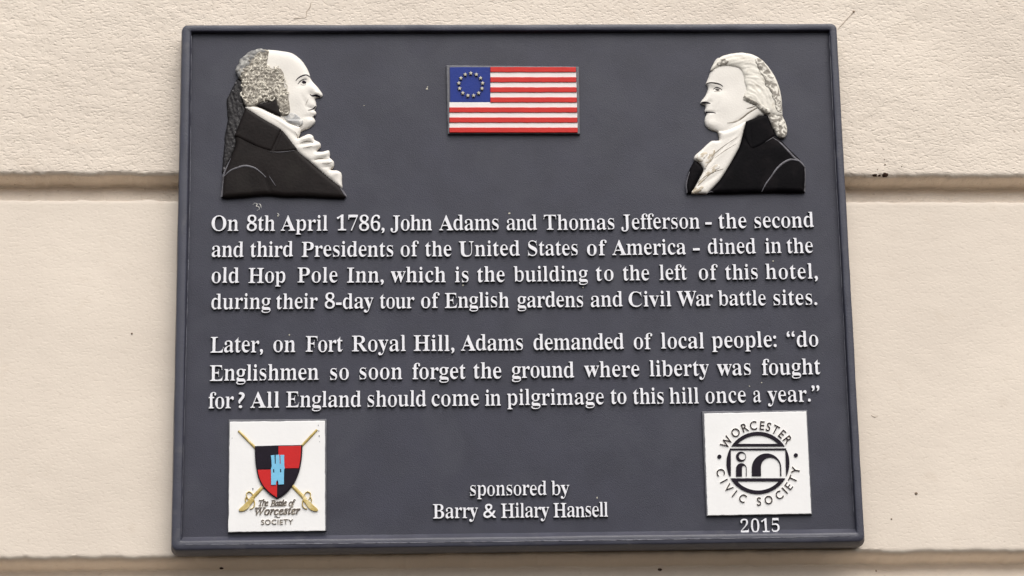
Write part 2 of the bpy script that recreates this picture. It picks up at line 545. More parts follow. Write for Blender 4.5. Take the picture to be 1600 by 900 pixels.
SERIF = {
'&': (625, '495,339 481,311 463,282 443,253 422,229 326,339 383,384 422,428 444,473 451,521 439,579 405,626 353,658 287,669 215,658 160,626 124,577 112,512 118,469 136,427 160,388 189,354 144,326 105,296 73,264 49,229 33,193 28,153 42,89 79,38 134,4 200,-9 248,-4 299,13 355,45 416,93 494,0 620,0 482,160 518,204 550,250 575,296 593,339;356,161 320,129 284,103 247,87 210,81 179,87 153,102 134,125 126,153 134,190 157,223 194,255 245,289;208,521 214,547 229,567 253,581 282,586 313,581 338,566 354,544 360,516 356,490 343,465 316,437 271,405 249,429 229,458 214,489'),
',': (219, '59,-118 111,-94 147,-59 169,-17 176,26 171,66 157,97 134,116 105,123 81,119 63,107 50,89 46,66 50,43 60,26 75,15 95,10 98,-19 93,-50 80,-78 59,-99'),
'-': (323, '283,267 40,267 40,174 283,174'),
'.': (219, '109,111 86,106 67,93 54,74 49,51 54,28 67,9 86,-4 109,-9 132,-4 151,9 164,28 169,51 164,74 151,93 132,106'),
'0': (559, '280,-10 237,-7 198,2 164,16 135,36 110,61 89,91 71,126 58,165 47,208 40,255 35,305 34,359 35,413 40,463 47,509 58,552 71,591 89,625 110,654 135,679 164,699 199,713 237,721 281,724 322,721 360,713 393,699 422,679 446,654 468,625 486,590 500,552 511,508 519,462 523,412 525,358 523,304 519,254 511,208 500,165 486,126 468,91 446,61 421,36 392,16 359,2 321,-7;280,55 306,60 326,75 342,100 353,135 360,179 366,231 369,290 370,358 369,426 366,485 360,537 353,580 342,615 327,639 306,654 281,659 255,654 235,639 218,615 207,580 199,537 194,485 190,426 189,358 190,290 194,231 199,179 207,135 218,100 234,75 255,60'),
'1': (559, '97,0 97,53 179,53 202,57 217,67 226,87 229,118 229,619 210,597 193,577 176,560 161,544 145,531 130,522 115,517 100,515 78,520 59,535 46,559 42,589 57,594 74,599 91,605 110,613 129,622 150,634 172,649 196,666 266,718 378,718 378,118 381,91 388,70 403,57 429,53 510,53 510,0'),
'2': (559, '35,0 35,103 183,254 212,285 238,313 260,340 278,365 293,389 306,412 316,435 324,457 330,480 334,503 336,528 337,553 336,580 332,602 325,621 316,637 305,648 291,656 276,661 259,663 235,660 216,652 200,639 188,620 179,595 172,565 168,530 167,490 140,491 115,496 94,503 75,513 59,526 48,543 41,564 39,589 41,607 45,624 53,640 64,656 77,671 94,684 114,695 137,706 163,714 192,719 224,723 259,724 312,721 358,713 397,699 430,680 455,655 473,627 484,594 488,558 487,541 485,524 481,507 476,490 468,473 459,456 447,437 434,418 418,398 400,376 379,352 355,328 328,301 299,271 266,239 230,205 130,110 363,110 392,115 416,128 435,150 446,179 454,210 513,210 508,0'),
'5': (559, '245,-10 209,-9 178,-6 149,0 125,8 104,17 86,27 72,39 60,53 51,66 45,81 41,96 40,111 46,142 62,163 74,170 88,176 103,179 120,180 123,152 131,124 144,98 165,78 178,70 193,65 211,61 230,60 246,61 262,64 277,68 291,75 304,83 316,94 327,108 336,124 343,143 349,166 352,191 353,220 351,255 344,285 333,311 318,332 298,347 275,359 248,366 217,368 199,368 182,367 167,365 154,363 130,357 106,350 60,368 92,714 470,714 475,532 418,532 410,566 405,582 397,594 384,602 364,604 156,604 140,419 160,425 188,430 203,431 219,433 234,434 250,434 305,431 355,421 398,404 436,381 467,350 489,314 502,270 506,220 505,189 500,160 493,134 483,111 470,90 455,71 439,55 421,41 401,28 380,18 359,9 336,2 313,-3 290,-7 268,-9'),
'6': (559, '293,-10 257,-8 223,-1 192,11 163,27 137,47 113,73 93,103 76,139 62,179 53,224 47,275 45,330 46,371 49,410 55,448 62,485 72,519 84,552 99,582 115,610 134,635 155,657 178,677 204,694 232,707 262,716 295,722 330,724 361,723 388,720 413,715 434,709 451,700 467,691 479,680 490,668 503,642 507,614 505,599 500,585 492,572 480,560 464,549 443,542 418,537 387,536 387,551 386,566 384,581 382,596 374,623 362,646 345,660 321,665 293,661 268,648 246,626 227,597 211,559 199,513 191,461 186,401 209,414 240,427 257,432 277,435 300,437 324,438 367,435 406,424 440,407 470,384 493,354 510,318 521,277 524,231 520,180 509,134 491,93 466,57 433,28 393,7 347,-6;296,56 314,58 330,66 344,78 357,96 366,118 373,147 378,181 379,221 377,259 373,291 365,318 355,340 341,356 325,368 307,375 287,377 259,373 230,362 203,346 186,329 188,262 195,205 205,158 219,121 235,92 254,72 274,60'),
'7': (559, '165,0 431,605 168,605 145,602 128,592 116,576 110,554 104,504 44,504 49,714 526,714 526,665 250,0'),
'8': (559, '273,-10 233,-8 197,-3 165,5 136,16 111,30 89,46 71,65 56,86 45,108 36,131 32,156 30,182 33,213 40,241 53,266 71,288 92,307 117,326 146,344 177,361 149,379 124,398 103,419 85,440 71,463 61,488 55,514 53,542 54,565 59,588 65,609 75,631 88,650 104,668 124,684 148,698 176,709 208,718 244,722 285,724 335,721 378,712 414,696 445,675 468,648 485,618 495,585 498,549 496,521 489,495 477,473 462,454 442,437 419,420 392,403 363,387 405,365 440,343 469,320 491,297 508,273 520,247 527,219 529,189 525,145 512,105 491,71 462,43 424,20 381,3 330,-7;302,421 319,432 334,444 346,458 356,472 363,488 368,507 371,528 372,551 369,579 362,606 349,630 331,649 307,662 279,666 260,664 243,658 228,648 216,634 206,617 200,598 195,577 194,554 196,529 201,508 210,489 222,474 238,460 256,446 278,433;278,47 302,49 324,56 343,67 360,82 373,101 382,122 388,146 390,172 388,195 381,217 371,236 356,254 336,270 310,287 280,304 244,321 228,309 213,296 199,281 188,265 178,247 171,226 166,203 165,178 167,150 173,125 182,103 196,84 213,68 232,56 254,49'),
':': (219, '109,458 86,453 67,440 54,421 49,398 54,375 67,356 86,343 109,338 132,343 151,356 164,375 169,398 164,421 151,440 132,453;109,111 86,106 67,93 54,74 49,51 54,28 67,9 86,-4 109,-9 132,-4 151,9 164,28 169,51 164,74 151,93 132,106'),
'?': (333, '82,595 101,599 126,601 153,596 174,582 187,561 192,534 184,490 163,448 136,406 109,363 88,317 80,267 83,237 94,212 112,192 139,175 145,228 172,284 209,343 248,406 278,474 290,546 281,595 254,643 204,678 129,691;154,111 131,106 112,93 99,74 94,51 99,28 112,9 131,-4 154,-9 177,-4 196,9 209,28 214,51 209,74 196,93 177,106'),
'A': (650, '-13,0 -13,27 13,32 35,45 45,56 54,71 64,89 73,111 307,694 334,693 572,129 583,104 594,83 603,65 612,51 632,33 660,27 660,0 341,0 341,27 376,30 402,37 417,50 422,68 418,88 406,121 376,197 154,197 117,105 114,97 113,88 111,72 116,52 129,38 152,30 184,27 190,27 190,0;169,239 360,239 263,475'),
'B': (659, '24,0 24,26 47,28 67,33 82,39 93,48 101,60 107,77 110,97 111,122 111,549 111,569 109,587 107,602 103,614 92,633 76,645 53,651 23,653 23,678 328,678 408,674 474,661 525,639 561,609 583,570 590,522 580,466 549,422 498,389 427,368 487,353 536,332 574,307 601,275 618,238 623,196 619,152 605,113 583,80 553,52 514,29 468,13 414,3 354,0;271,375 280,375 317,377 348,383 373,392 392,406 406,424 416,448 422,478 424,514 423,546 418,573 411,596 401,614 387,628 370,638 348,644 322,646 294,643 280,633 273,613 271,582;330,36 360,38 385,45 406,57 422,73 433,94 441,121 446,153 448,191 446,230 439,262 428,289 413,309 392,324 365,335 333,342 294,344 271,344 271,97 274,68 284,50 301,39'),
'C': (697, '382,-16 333,-13 288,-5 245,10 205,30 168,54 135,84 107,117 83,156 64,197 50,242 42,289 39,340 42,390 50,437 64,481 84,523 108,560 137,594 169,623 207,648 247,667 291,682 337,690 386,693 422,691 460,684 502,672 547,655 562,650 577,648 594,651 607,659 617,673 624,693 650,693 650,459 625,459 606,503 584,542 559,577 531,606 499,630 466,646 432,657 395,660 340,651 294,624 259,579 234,516 219,436 214,337 220,245 236,169 264,111 303,69 353,43 414,35 444,37 474,43 503,53 533,67 562,84 589,105 614,130 638,158 666,132 629,87 589,50 544,21 494,0 440,-12'),
'E': (658, '21,0 21,25 45,26 65,30 81,36 93,44 101,56 107,72 111,92 112,116 112,549 111,579 107,603 101,621 93,634 81,642 66,648 47,652 24,653 24,678 594,678 594,476 571,476 562,519 549,555 530,583 507,605 477,621 440,632 396,639 345,641 317,640 298,638 285,632 277,621 273,603 272,578 272,366 288,366 319,368 346,375 368,385 386,401 400,421 412,446 422,477 429,514 453,514 453,176 428,176 425,204 420,229 414,251 407,270 397,286 386,299 373,309 359,318 342,323 322,328 300,330 276,331 272,331 272,100 275,69 286,52 307,44 343,41 378,42 410,45 440,50 467,58 491,67 513,79 534,94 552,112 569,132 585,156 599,183 612,213 640,213 599,0'),
'F': (602, '23,0 23,26 47,29 67,34 82,41 93,50 101,62 107,79 110,100 111,125 111,558 110,583 106,603 100,619 92,630 80,638 64,645 45,650 21,653 21,678 586,678 586,476 562,476 556,505 549,532 540,554 529,574 516,591 501,605 482,617 462,626 437,633 409,638 378,641 342,642 316,641 298,640 285,635 277,627 272,614 271,593 271,368 283,368 314,370 340,377 363,387 381,403 396,423 408,448 417,479 423,516 450,516 450,176 424,176 418,217 409,251 397,278 382,299 364,314 341,324 313,331 281,333 271,333 271,120 273,88 280,64 292,46 312,35 325,31 342,29 360,27 382,26 382,0'),
'H': (779, '23,0 23,26 47,28 67,32 82,39 93,47 101,59 107,75 110,95 111,120 111,564 110,586 106,605 101,620 93,631 81,640 66,646 47,651 24,653 24,678 360,678 360,653 328,649 304,643 288,633 278,618 273,595 271,564 271,373 509,373 509,564 507,595 502,618 493,633 477,643 453,649 420,653 420,678 755,678 755,653 731,650 712,646 697,639 686,632 679,621 673,606 670,587 669,564 669,120 670,97 673,77 679,61 687,49 697,40 712,33 732,28 755,26 755,0 420,0 420,26 444,28 463,32 479,38 490,46 498,57 504,73 508,94 509,120 509,329 271,329 271,120 272,95 275,75 281,59 289,47 300,39 316,32 336,28 360,26 360,0'),
'I': (388, '20,0 20,26 43,29 63,34 79,40 91,48 100,58 107,73 111,90 112,112 112,576 111,597 107,614 102,627 94,637 83,643 67,648 46,651 20,653 20,678 364,678 364,653 340,651 319,648 303,643 292,637 283,627 277,614 273,597 272,576 272,115 274,87 279,66 289,50 307,39 318,35 332,31 348,28 366,26 366,0'),
'J': (492, '162,-97 139,-96 117,-93 96,-87 77,-80 59,-71 43,-60 29,-47 17,-33 7,-18 1,-1 -4,16 -5,34 -4,51 0,66 7,79 16,91 39,106 66,111 95,106 118,92 133,70 138,41 135,19 126,-2 117,-19 114,-29 125,-52 156,-60 187,-54 207,-37 212,-24 217,-8 219,10 220,32 220,546 220,565 218,582 216,597 212,609 200,628 182,641 170,645 155,648 138,651 118,653 118,678 468,678 468,653 435,649 412,642 396,630 387,612 384,599 382,584 380,567 380,546 380,132 374,62 356,5 326,-40 283,-72 229,-91'),
'L': (635, '23,0 23,26 47,28 67,32 82,39 93,47 101,59 107,75 110,95 111,120 111,564 110,587 106,606 101,621 93,633 81,641 66,647 47,651 24,653 24,678 372,678 372,653 353,653 336,651 322,649 310,646 291,636 280,620 273,597 271,564 271,123 272,92 276,70 284,55 298,47 318,42 348,41 383,42 414,46 443,51 469,59 492,69 513,83 533,99 551,119 567,141 582,167 596,197 609,230 636,230 598,0'),
'O': (782, '388,-16 352,-14 317,-9 283,-1 251,11 220,26 192,43 165,63 141,86 118,111 98,138 81,168 67,199 56,232 48,266 43,302 41,339 43,376 48,411 56,446 67,479 81,510 98,539 118,566 141,592 166,614 193,635 222,652 254,667 287,679 321,687 357,692 395,694 431,692 466,687 500,679 532,668 562,653 591,636 618,616 642,594 664,569 684,542 701,512 716,481 727,448 735,413 740,377 742,339 740,302 735,266 727,232 716,199 701,168 684,138 664,111 641,86 616,63 589,43 560,26 529,11 496,-1 461,-9 425,-14;394,18 446,27 489,54 522,98 546,161 560,241 565,339 562,413 553,478 538,533 518,579 492,614 461,640 426,655 387,660 335,651 292,624 259,580 235,517 221,437 216,339 219,265 228,201 243,146 264,100 290,64 321,39 355,23'),
'P': (622, '23,0 23,26 47,28 67,32 82,39 93,47 101,59 107,75 110,95 111,120 111,564 110,586 106,605 101,620 93,631 81,640 66,646 47,651 24,653 24,678 318,678 377,677 428,672 468,665 500,655 524,643 546,628 564,611 580,592 593,570 602,547 607,521 609,494 605,454 593,417 574,385 546,358 511,335 468,319 418,309 360,306 271,306 271,120 272,95 275,75 281,59 289,47 300,39 316,32 336,28 360,26 360,0;271,342 300,342 334,344 363,351 387,361 405,376 418,396 427,422 433,453 435,490 433,526 429,558 421,584 410,605 394,621 375,633 351,640 322,642 297,639 282,631 274,616 271,593'),
'R': (704, '23,0 23,26 47,28 67,32 82,39 93,47 101,59 107,75 110,95 111,120 111,564 110,586 106,605 101,620 93,631 81,640 66,646 47,651 24,653 24,678 323,678 393,675 454,667 505,653 547,634 579,609 603,578 616,541 621,498 612,441 583,395 536,359 469,333 643,75 659,53 674,38 690,29 712,26 715,26 715,0 504,0 300,316 271,316 271,120 272,95 275,75 281,59 289,47 300,39 316,32 336,28 360,26 360,0;271,348 303,348 339,350 370,357 396,369 417,385 432,405 443,432 450,463 452,500 445,562 423,607 386,633 334,642 301,639 282,629 274,609 271,574'),
'S': (581, '64,-16 64,235 93,235 107,184 123,140 143,104 166,74 192,51 222,35 256,25 293,22 320,24 344,30 365,40 383,54 397,70 407,89 413,110 415,133 410,164 395,192 370,217 335,238 242,284 201,306 167,329 138,352 115,376 97,402 84,430 77,461 74,494 76,523 81,551 89,576 100,600 114,621 131,639 150,655 172,669 195,680 220,688 247,692 275,694 290,694 307,692 324,690 342,687 360,683 379,679 399,673 420,667 434,664 446,662 467,670 477,694 505,694 505,475 480,475 472,502 462,528 451,551 437,573 422,593 406,610 388,626 370,639 350,649 330,656 310,661 289,662 265,660 243,655 224,647 208,635 195,621 185,604 180,586 178,566 180,547 185,530 193,515 204,501 219,488 236,476 257,463 281,451 377,406 406,392 431,377 454,362 473,347 488,331 502,315 513,298 521,280 527,261 531,241 534,220 535,198 533,167 527,138 518,111 505,86 488,63 468,43 444,26 418,12 389,0 357,-8 323,-13 286,-15 261,-14 236,-12 211,-7 187,1 164,9 147,14 134,17 126,18 112,16 103,11 97,0 91,-16'),
'T': (630, '137,0 137,26 162,27 183,31 199,37 212,46 220,58 227,75 231,95 232,120 232,645 222,645 185,642 151,634 122,620 97,601 76,576 61,546 49,512 43,473 16,473 16,678 611,678 611,472 586,472 576,525 558,568 531,602 496,626 452,640 400,645 392,645 392,120 393,94 397,73 403,57 412,45 424,37 440,31 462,27 488,26 488,0'),
'U': (733, '369,-19 305,-15 250,-4 205,16 170,43 143,77 124,120 113,172 109,231 109,564 108,586 104,605 99,620 91,631 79,640 64,646 45,651 22,653 22,678 358,678 358,653 325,649 302,643 285,633 275,618 271,595 269,564 269,208 271,167 277,131 288,101 303,77 322,57 346,44 375,36 409,33 462,39 506,56 540,84 565,124 579,175 584,237 584,563 583,586 579,604 573,619 565,631 553,639 537,645 515,650 489,653 489,678 706,678 706,653 685,649 668,644 654,636 645,628 638,616 633,602 630,584 629,563 629,270 625,198 613,137 593,87 566,48 529,19 485,-2 431,-15'),
'W': (910, '254,-16 48,585 36,615 23,636 4,648 -23,653 -23,678 269,678 269,653 242,650 223,643 213,631 209,611 212,586 220,555 332,228 448,525 426,594 414,623 398,640 375,648 341,653 341,678 654,678 654,653 624,650 602,643 589,631 585,613 587,597 594,575 706,247 805,550 814,582 817,605 813,627 801,641 780,649 749,653 749,678 929,678 929,653 904,644 885,627 878,615 870,601 863,584 856,565 664,-16 637,-16 470,460 283,-16'),
'a': (512, '379,-15 346,-11 321,2 305,23 298,52 263,24 225,3 185,-9 142,-13 117,-11 96,-6 76,4 60,17 47,33 38,51 32,72 30,94 34,126 46,154 66,180 95,203 131,223 177,244 232,264 296,283 296,359 295,379 292,395 286,409 278,421 268,429 255,435 239,439 220,440 192,438 171,432 159,422 155,408 159,399 169,382 179,363 183,344 178,320 164,301 142,288 115,284 87,289 67,303 53,324 49,352 51,369 55,385 63,400 73,415 87,428 103,439 121,449 141,458 163,465 188,470 213,473 241,474 291,472 332,464 366,452 392,435 411,413 425,385 433,352 436,313 436,93 437,72 439,59 444,53 453,51 464,54 477,62 490,41 465,16 438,-1 409,-12;225,50 241,53 259,61 278,75 296,94 296,252 243,234 206,206 184,170 176,125 179,92 188,69 204,55'),
'b': (537, '64,-17 64,578 63,599 62,617 59,629 55,638 39,649 12,654 12,678 206,678 206,415 232,441 261,459 294,470 329,474 355,472 379,467 401,458 423,445 442,429 459,411 473,389 486,365 496,338 503,310 508,280 509,247 507,210 502,175 493,143 481,112 465,84 447,59 425,38 402,19 375,4 347,-7 318,-13 286,-15 253,-11 220,-1 188,17 156,42 79,-17;272,21 296,24 317,34 333,50 345,73 354,104 360,141 364,186 365,238 364,281 360,318 353,349 344,374 332,393 316,406 297,414 274,417 252,413 231,402 215,383 206,360 206,102 210,67 223,41 243,26'),
'c': (437, '232,-15 204,-13 178,-7 153,2 129,16 107,33 88,53 71,75 56,101 44,129 36,159 31,190 29,223 31,258 37,292 46,323 60,353 76,379 96,403 118,424 143,442 170,456 198,467 228,473 260,475 294,473 324,467 350,458 373,444 390,427 403,409 410,388 413,365 409,340 397,321 377,308 352,304 326,308 307,321 296,343 292,373 293,389 294,404 284,433 252,442 215,432 188,401 172,350 167,279 169,228 176,183 188,145 204,114 224,89 248,71 274,61 304,57 330,60 356,70 380,85 404,107 424,90 384,44 339,11 288,-8'),
'd': (551, '208,-15 183,-13 159,-7 136,2 116,16 96,32 79,52 65,74 52,99 42,126 35,156 30,186 29,219 31,256 35,291 43,324 54,354 67,381 83,405 101,425 121,443 143,456 167,466 191,472 217,474 250,470 281,460 308,442 332,417 332,597 328,623 316,641 294,650 262,654 262,678 475,678 475,112 477,81 484,61 498,48 526,41 526,16 484,14 438,8 387,-1 332,-15 332,58 309,26 280,3 247,-10;255,42 278,47 301,62 311,72 320,84 327,98 332,113 332,360 324,383 307,402 285,414 259,418 237,415 219,406 205,392 194,372 186,345 180,312 176,273 175,228 176,184 179,146 185,113 193,87 204,67 218,53 235,45'),
'e': (448, '229,-15 201,-13 174,-7 149,2 126,16 105,32 86,52 69,76 55,102 44,131 36,163 31,197 29,234 31,268 36,300 44,330 56,358 71,384 88,406 107,426 130,443 153,457 179,466 206,472 234,474 275,470 311,460 343,442 371,417 393,386 408,349 418,306 421,258 421,247 174,247 182,167 206,109 244,75 297,63 326,67 353,79 378,100 402,128 424,108 384,54 339,16 287,-7;173,286 300,286 300,320 299,349 297,375 293,396 288,413 269,435 240,442 211,433 190,407 177,364 173,303'),
'f': (318, '22,0 22,24 44,27 59,33 68,41 74,52 77,72 78,109 78,412 24,412 24,462 78,462 78,526 81,563 90,596 105,625 126,649 152,668 183,681 219,689 259,692 289,690 315,685 338,676 357,664 372,649 383,632 390,614 392,595 388,567 375,546 356,533 334,529 310,533 291,544 279,560 275,582 278,603 287,626 292,635 294,644 288,656 268,660 243,655 229,640 222,615 220,581 220,462 303,462 303,412 220,412 220,97 221,76 224,60 228,47 235,38 244,32 258,28 276,25 297,24 297,0'),
'g': (487, '217,-209 171,-207 132,-202 98,-193 71,-181 49,-166 34,-149 24,-131 21,-111 26,-88 41,-68 67,-52 102,-38 73,-21 52,-1 39,21 35,45 37,63 42,80 51,95 63,110 79,124 99,138 124,151 152,164 100,190 63,224 40,266 33,316 35,339 39,360 48,380 59,399 73,415 90,430 109,443 131,454 154,463 179,469 206,473 234,474 263,473 292,469 320,462 347,453 472,453 472,399 399,399 414,377 425,354 432,329 434,303 433,282 428,262 421,243 411,225 398,209 384,195 367,182 348,172 327,164 305,158 281,154 256,153 234,154 211,155 187,151 168,141 154,125 150,106 154,92 165,81 184,75 210,73 261,73 298,72 332,70 361,66 386,60 407,53 425,43 439,32 451,19 459,4 465,-14 469,-33 470,-55 466,-89 454,-119 434,-146 406,-168 370,-186 326,-199 275,-206;234,185 264,193 284,217 289,235 294,257 296,284 297,314 296,345 294,371 289,393 284,411 264,434 234,442 204,434 185,411 178,393 174,371 171,345 170,314 171,284 174,257 178,235 185,217 204,193;239,-173 306,-168 354,-154 382,-131 392,-98 387,-76 371,-62 359,-57 344,-54 326,-52 305,-51 144,-51 129,-63 118,-77 111,-92 109,-108 117,-133 141,-154 159,-162 181,-168 208,-172'),
'h': (567, '27,0 27,24 52,28 67,38 75,56 78,83 78,594 76,621 68,639 53,650 28,655 28,678 220,678 220,397 250,431 284,455 321,469 362,474 419,464 460,434 484,385 492,315 492,83 495,56 502,39 517,28 541,24 541,0 301,0 301,24 308,24 326,28 340,39 347,57 350,83 350,323 349,342 348,359 345,373 341,384 327,399 302,404 279,401 258,391 238,374 220,350 220,83 222,56 230,39 244,28 268,24 268,0'),
'i': (295, '150,539 121,544 97,561 80,585 75,614 80,644 97,668 121,685 150,690 179,685 204,668 220,644 225,614 220,585 203,561 179,544;27,0 27,24 52,29 68,38 75,55 78,83 78,375 76,406 70,424 55,433 30,437 31,462 221,462 221,83 223,56 230,39 244,29 268,24 268,0'),
'l': (297, '27,0 27,24 52,29 68,38 75,55 78,83 78,592 76,620 70,639 56,650 30,654 30,678 221,678 221,83 223,56 230,39 244,29 268,24 268,0'),
'm': (825, '27,0 27,24 52,28 67,38 75,56 78,83 78,377 76,404 68,423 53,434 28,438 28,462 218,462 218,394 248,429 280,454 315,469 353,474 399,469 435,453 461,426 477,389 508,426 542,453 580,469 622,474 678,464 718,434 742,385 750,315 750,83 752,56 760,39 774,28 798,24 798,0 562,0 562,24 586,28 600,39 608,57 610,83 610,323 609,342 608,359 605,373 601,384 587,399 562,404 541,401 520,391 501,375 483,353 483,83 485,57 493,39 507,28 530,24 530,0 297,0 297,24 321,28 335,39 343,57 345,83 345,323 344,342 343,358 340,372 336,384 322,399 297,404 274,401 254,391 235,374 218,350 218,83 220,57 227,40 241,29 264,24 264,0'),
'n': (567, '27,0 27,24 52,28 67,38 75,56 78,83 78,377 76,404 68,423 53,434 28,438 28,462 220,462 220,398 250,431 283,455 321,469 362,474 419,464 460,434 484,385 492,315 492,83 495,56 502,39 517,28 541,24 541,0 301,0 301,24 308,24 326,28 340,39 347,57 350,83 350,323 349,342 348,359 345,373 341,384 327,399 302,404 279,401 258,391 238,374 220,350 220,83 222,56 230,39 244,28 268,24 268,0'),
'o': (501, '251,-15 219,-13 189,-7 161,3 135,17 111,34 90,55 71,78 56,105 44,133 35,163 30,195 28,229 30,264 35,296 44,327 56,356 71,382 90,405 111,425 135,443 161,456 189,466 218,472 250,474 282,472 311,466 339,457 365,443 389,426 410,406 428,383 444,357 456,328 465,298 470,264 472,229 470,194 465,161 456,131 444,102 428,76 410,53 389,33 366,16 340,2 312,-7 283,-13;251,17 270,20 287,27 300,40 311,58 315,69 319,84 321,101 324,121 325,144 326,170 327,198 327,229 326,289 323,338 317,376 309,403 299,421 285,435 270,442 251,445 231,442 214,434 201,421 191,403 184,376 178,338 175,290 174,230 174,199 175,170 176,145 178,122 180,101 183,84 187,69 191,58 202,40 215,27 231,20'),
'p': (553, '26,-207 26,-184 46,-181 60,-175 69,-164 75,-150 77,-129 78,-95 78,362 77,383 76,400 73,413 69,422 55,433 29,439 29,462 213,462 213,391 238,428 268,454 303,470 343,475 369,473 393,467 415,458 436,444 455,427 472,407 486,385 499,360 508,332 515,302 520,271 521,238 520,202 515,169 508,137 498,108 485,80 470,56 453,35 434,18 412,3 389,-7 364,-13 338,-15 303,-11 272,1 244,20 220,48 220,-86 220,-105 222,-121 223,-135 226,-147 235,-164 249,-175 268,-181 294,-183 294,-207;291,42 312,45 330,54 345,68 356,88 365,115 371,148 375,186 376,230 375,273 372,310 366,342 359,369 349,389 335,403 318,411 296,414 274,410 254,398 236,378 220,350 220,102 233,76 249,57 269,46'),
'r': (428, '27,0 27,24 52,29 68,38 75,55 78,83 78,375 76,406 69,425 55,433 30,437 31,462 217,462 217,375 231,398 245,417 261,434 279,449 296,460 313,468 330,472 347,474 367,473 384,469 398,462 410,453 419,441 426,428 430,413 431,396 427,370 414,349 394,336 369,331 346,334 331,344 319,357 308,372 296,383 281,387 261,380 241,360 233,345 227,327 223,308 222,286 222,83 226,55 237,38 258,28 294,24 294,0'),
's': (429, '225,-15 204,-14 181,-9 156,-2 129,9 120,12 109,13 89,6 76,-13 53,-13 53,157 79,157 87,127 99,101 112,78 129,58 148,42 167,31 188,24 209,22 242,26 266,40 281,60 286,87 283,107 273,125 256,142 232,156 159,193 135,206 113,221 96,236 81,252 70,269 62,288 57,307 55,328 58,358 65,386 78,411 97,433 119,451 146,465 176,472 210,475 227,474 247,471 270,465 296,458 307,456 317,454 332,459 343,475 363,475 363,330 340,330 331,355 320,378 307,397 293,413 276,425 259,434 241,439 222,441 194,437 173,426 160,408 156,386 160,364 172,346 191,330 218,315 285,282 309,269 329,255 346,241 360,226 370,208 377,189 382,166 383,141 380,107 372,77 359,50 340,27 316,9 289,-5 259,-12'),
't': (340, '184,-14 156,-12 133,-7 113,3 98,16 87,32 79,53 74,77 72,106 72,415 30,415 30,446 59,474 85,500 109,526 131,550 150,572 167,593 181,613 192,631 215,631 215,462 309,462 309,415 215,415 215,122 217,95 223,76 233,64 250,60 267,63 282,73 295,89 307,111 331,98 305,49 271,14 231,-7'),
'u': (558, '195,-15 163,-12 136,-5 114,8 97,26 84,48 75,75 70,107 68,144 68,369 66,399 59,421 43,433 17,438 17,462 211,462 211,110 214,87 225,69 241,57 263,53 285,56 305,64 324,78 340,98 340,369 337,401 329,422 312,434 282,438 282,462 482,462 482,104 485,76 493,58 509,49 536,44 536,19 493,17 446,11 395,0 340,-15 340,60 327,43 312,29 295,16 277,5 258,-4 238,-10 217,-14'),
'v': (456, '212,-15 57,369 45,397 33,419 18,432 -4,437 -4,462 244,462 244,438 232,438 202,431 192,411 194,399 275,182 351,376 357,394 359,405 356,419 345,430 328,436 303,438 303,462 454,462 454,439 430,430 414,415 401,393 387,362 238,-15'),
'w': (647, '182,-15 25,394 18,411 9,424 -2,432 -16,437 -16,462 206,462 206,437 189,435 178,431 172,423 170,411 172,396 178,376 248,189 314,350 299,396 291,417 282,430 270,436 250,439 250,462 481,462 481,437 450,430 440,411 441,401 443,390 500,210 569,381 574,397 576,410 573,422 566,430 551,435 530,439 530,462 663,462 663,439 645,435 633,424 623,406 613,384 453,-15 430,-15 332,293 208,-15'),
'y': (447, '78,-209 60,-208 43,-203 28,-196 15,-186 4,-174 -4,-159 -8,-143 -10,-125 -6,-101 7,-79 27,-64 53,-59 77,-63 95,-73 107,-91 111,-113 111,-121 110,-130 115,-143 128,-147 147,-138 170,-110 182,-90 193,-66 197,-53 201,-39 205,-23 209,-7 54,373 45,394 37,410 29,421 23,428 12,435 -5,437 -7,437 -7,462 241,462 241,437 217,435 202,431 194,423 191,409 193,397 198,382 276,177 343,359 348,374 352,387 353,398 354,408 351,422 342,431 325,436 302,437 302,462 446,462 446,437 427,432 413,418 406,407 400,394 393,379 386,361 241,-36 229,-69 216,-97 204,-122 193,-143 181,-160 168,-174 155,-186 142,-195 128,-201 113,-205 96,-208'),
'“': (427, '373,691 324,668 288,634 266,590 259,538 264,502 277,472 298,452 326,445 350,449 369,461 381,480 386,506 382,528 371,546 355,559 333,565 333,594 337,620 349,646 373,672;155,691 106,668 70,634 48,590 41,538 46,502 59,472 80,452 108,445 132,449 151,461 163,480 168,506 164,528 154,546 137,559 115,565 115,594 119,620 131,646 155,672'),
'”': (427, '272,445 321,468 357,502 379,546 386,598 381,634 368,664 347,684 319,691 295,687 276,676 264,656 259,630 263,608 273,590 290,577 312,571 312,542 308,516 296,490 272,464;54,445 103,468 139,502 161,546 168,598 163,634 150,664 129,684 101,691 77,687 58,676 46,656 41,630 45,608 56,590 72,577 94,571 94,542 90,516 78,490 54,464'),
}
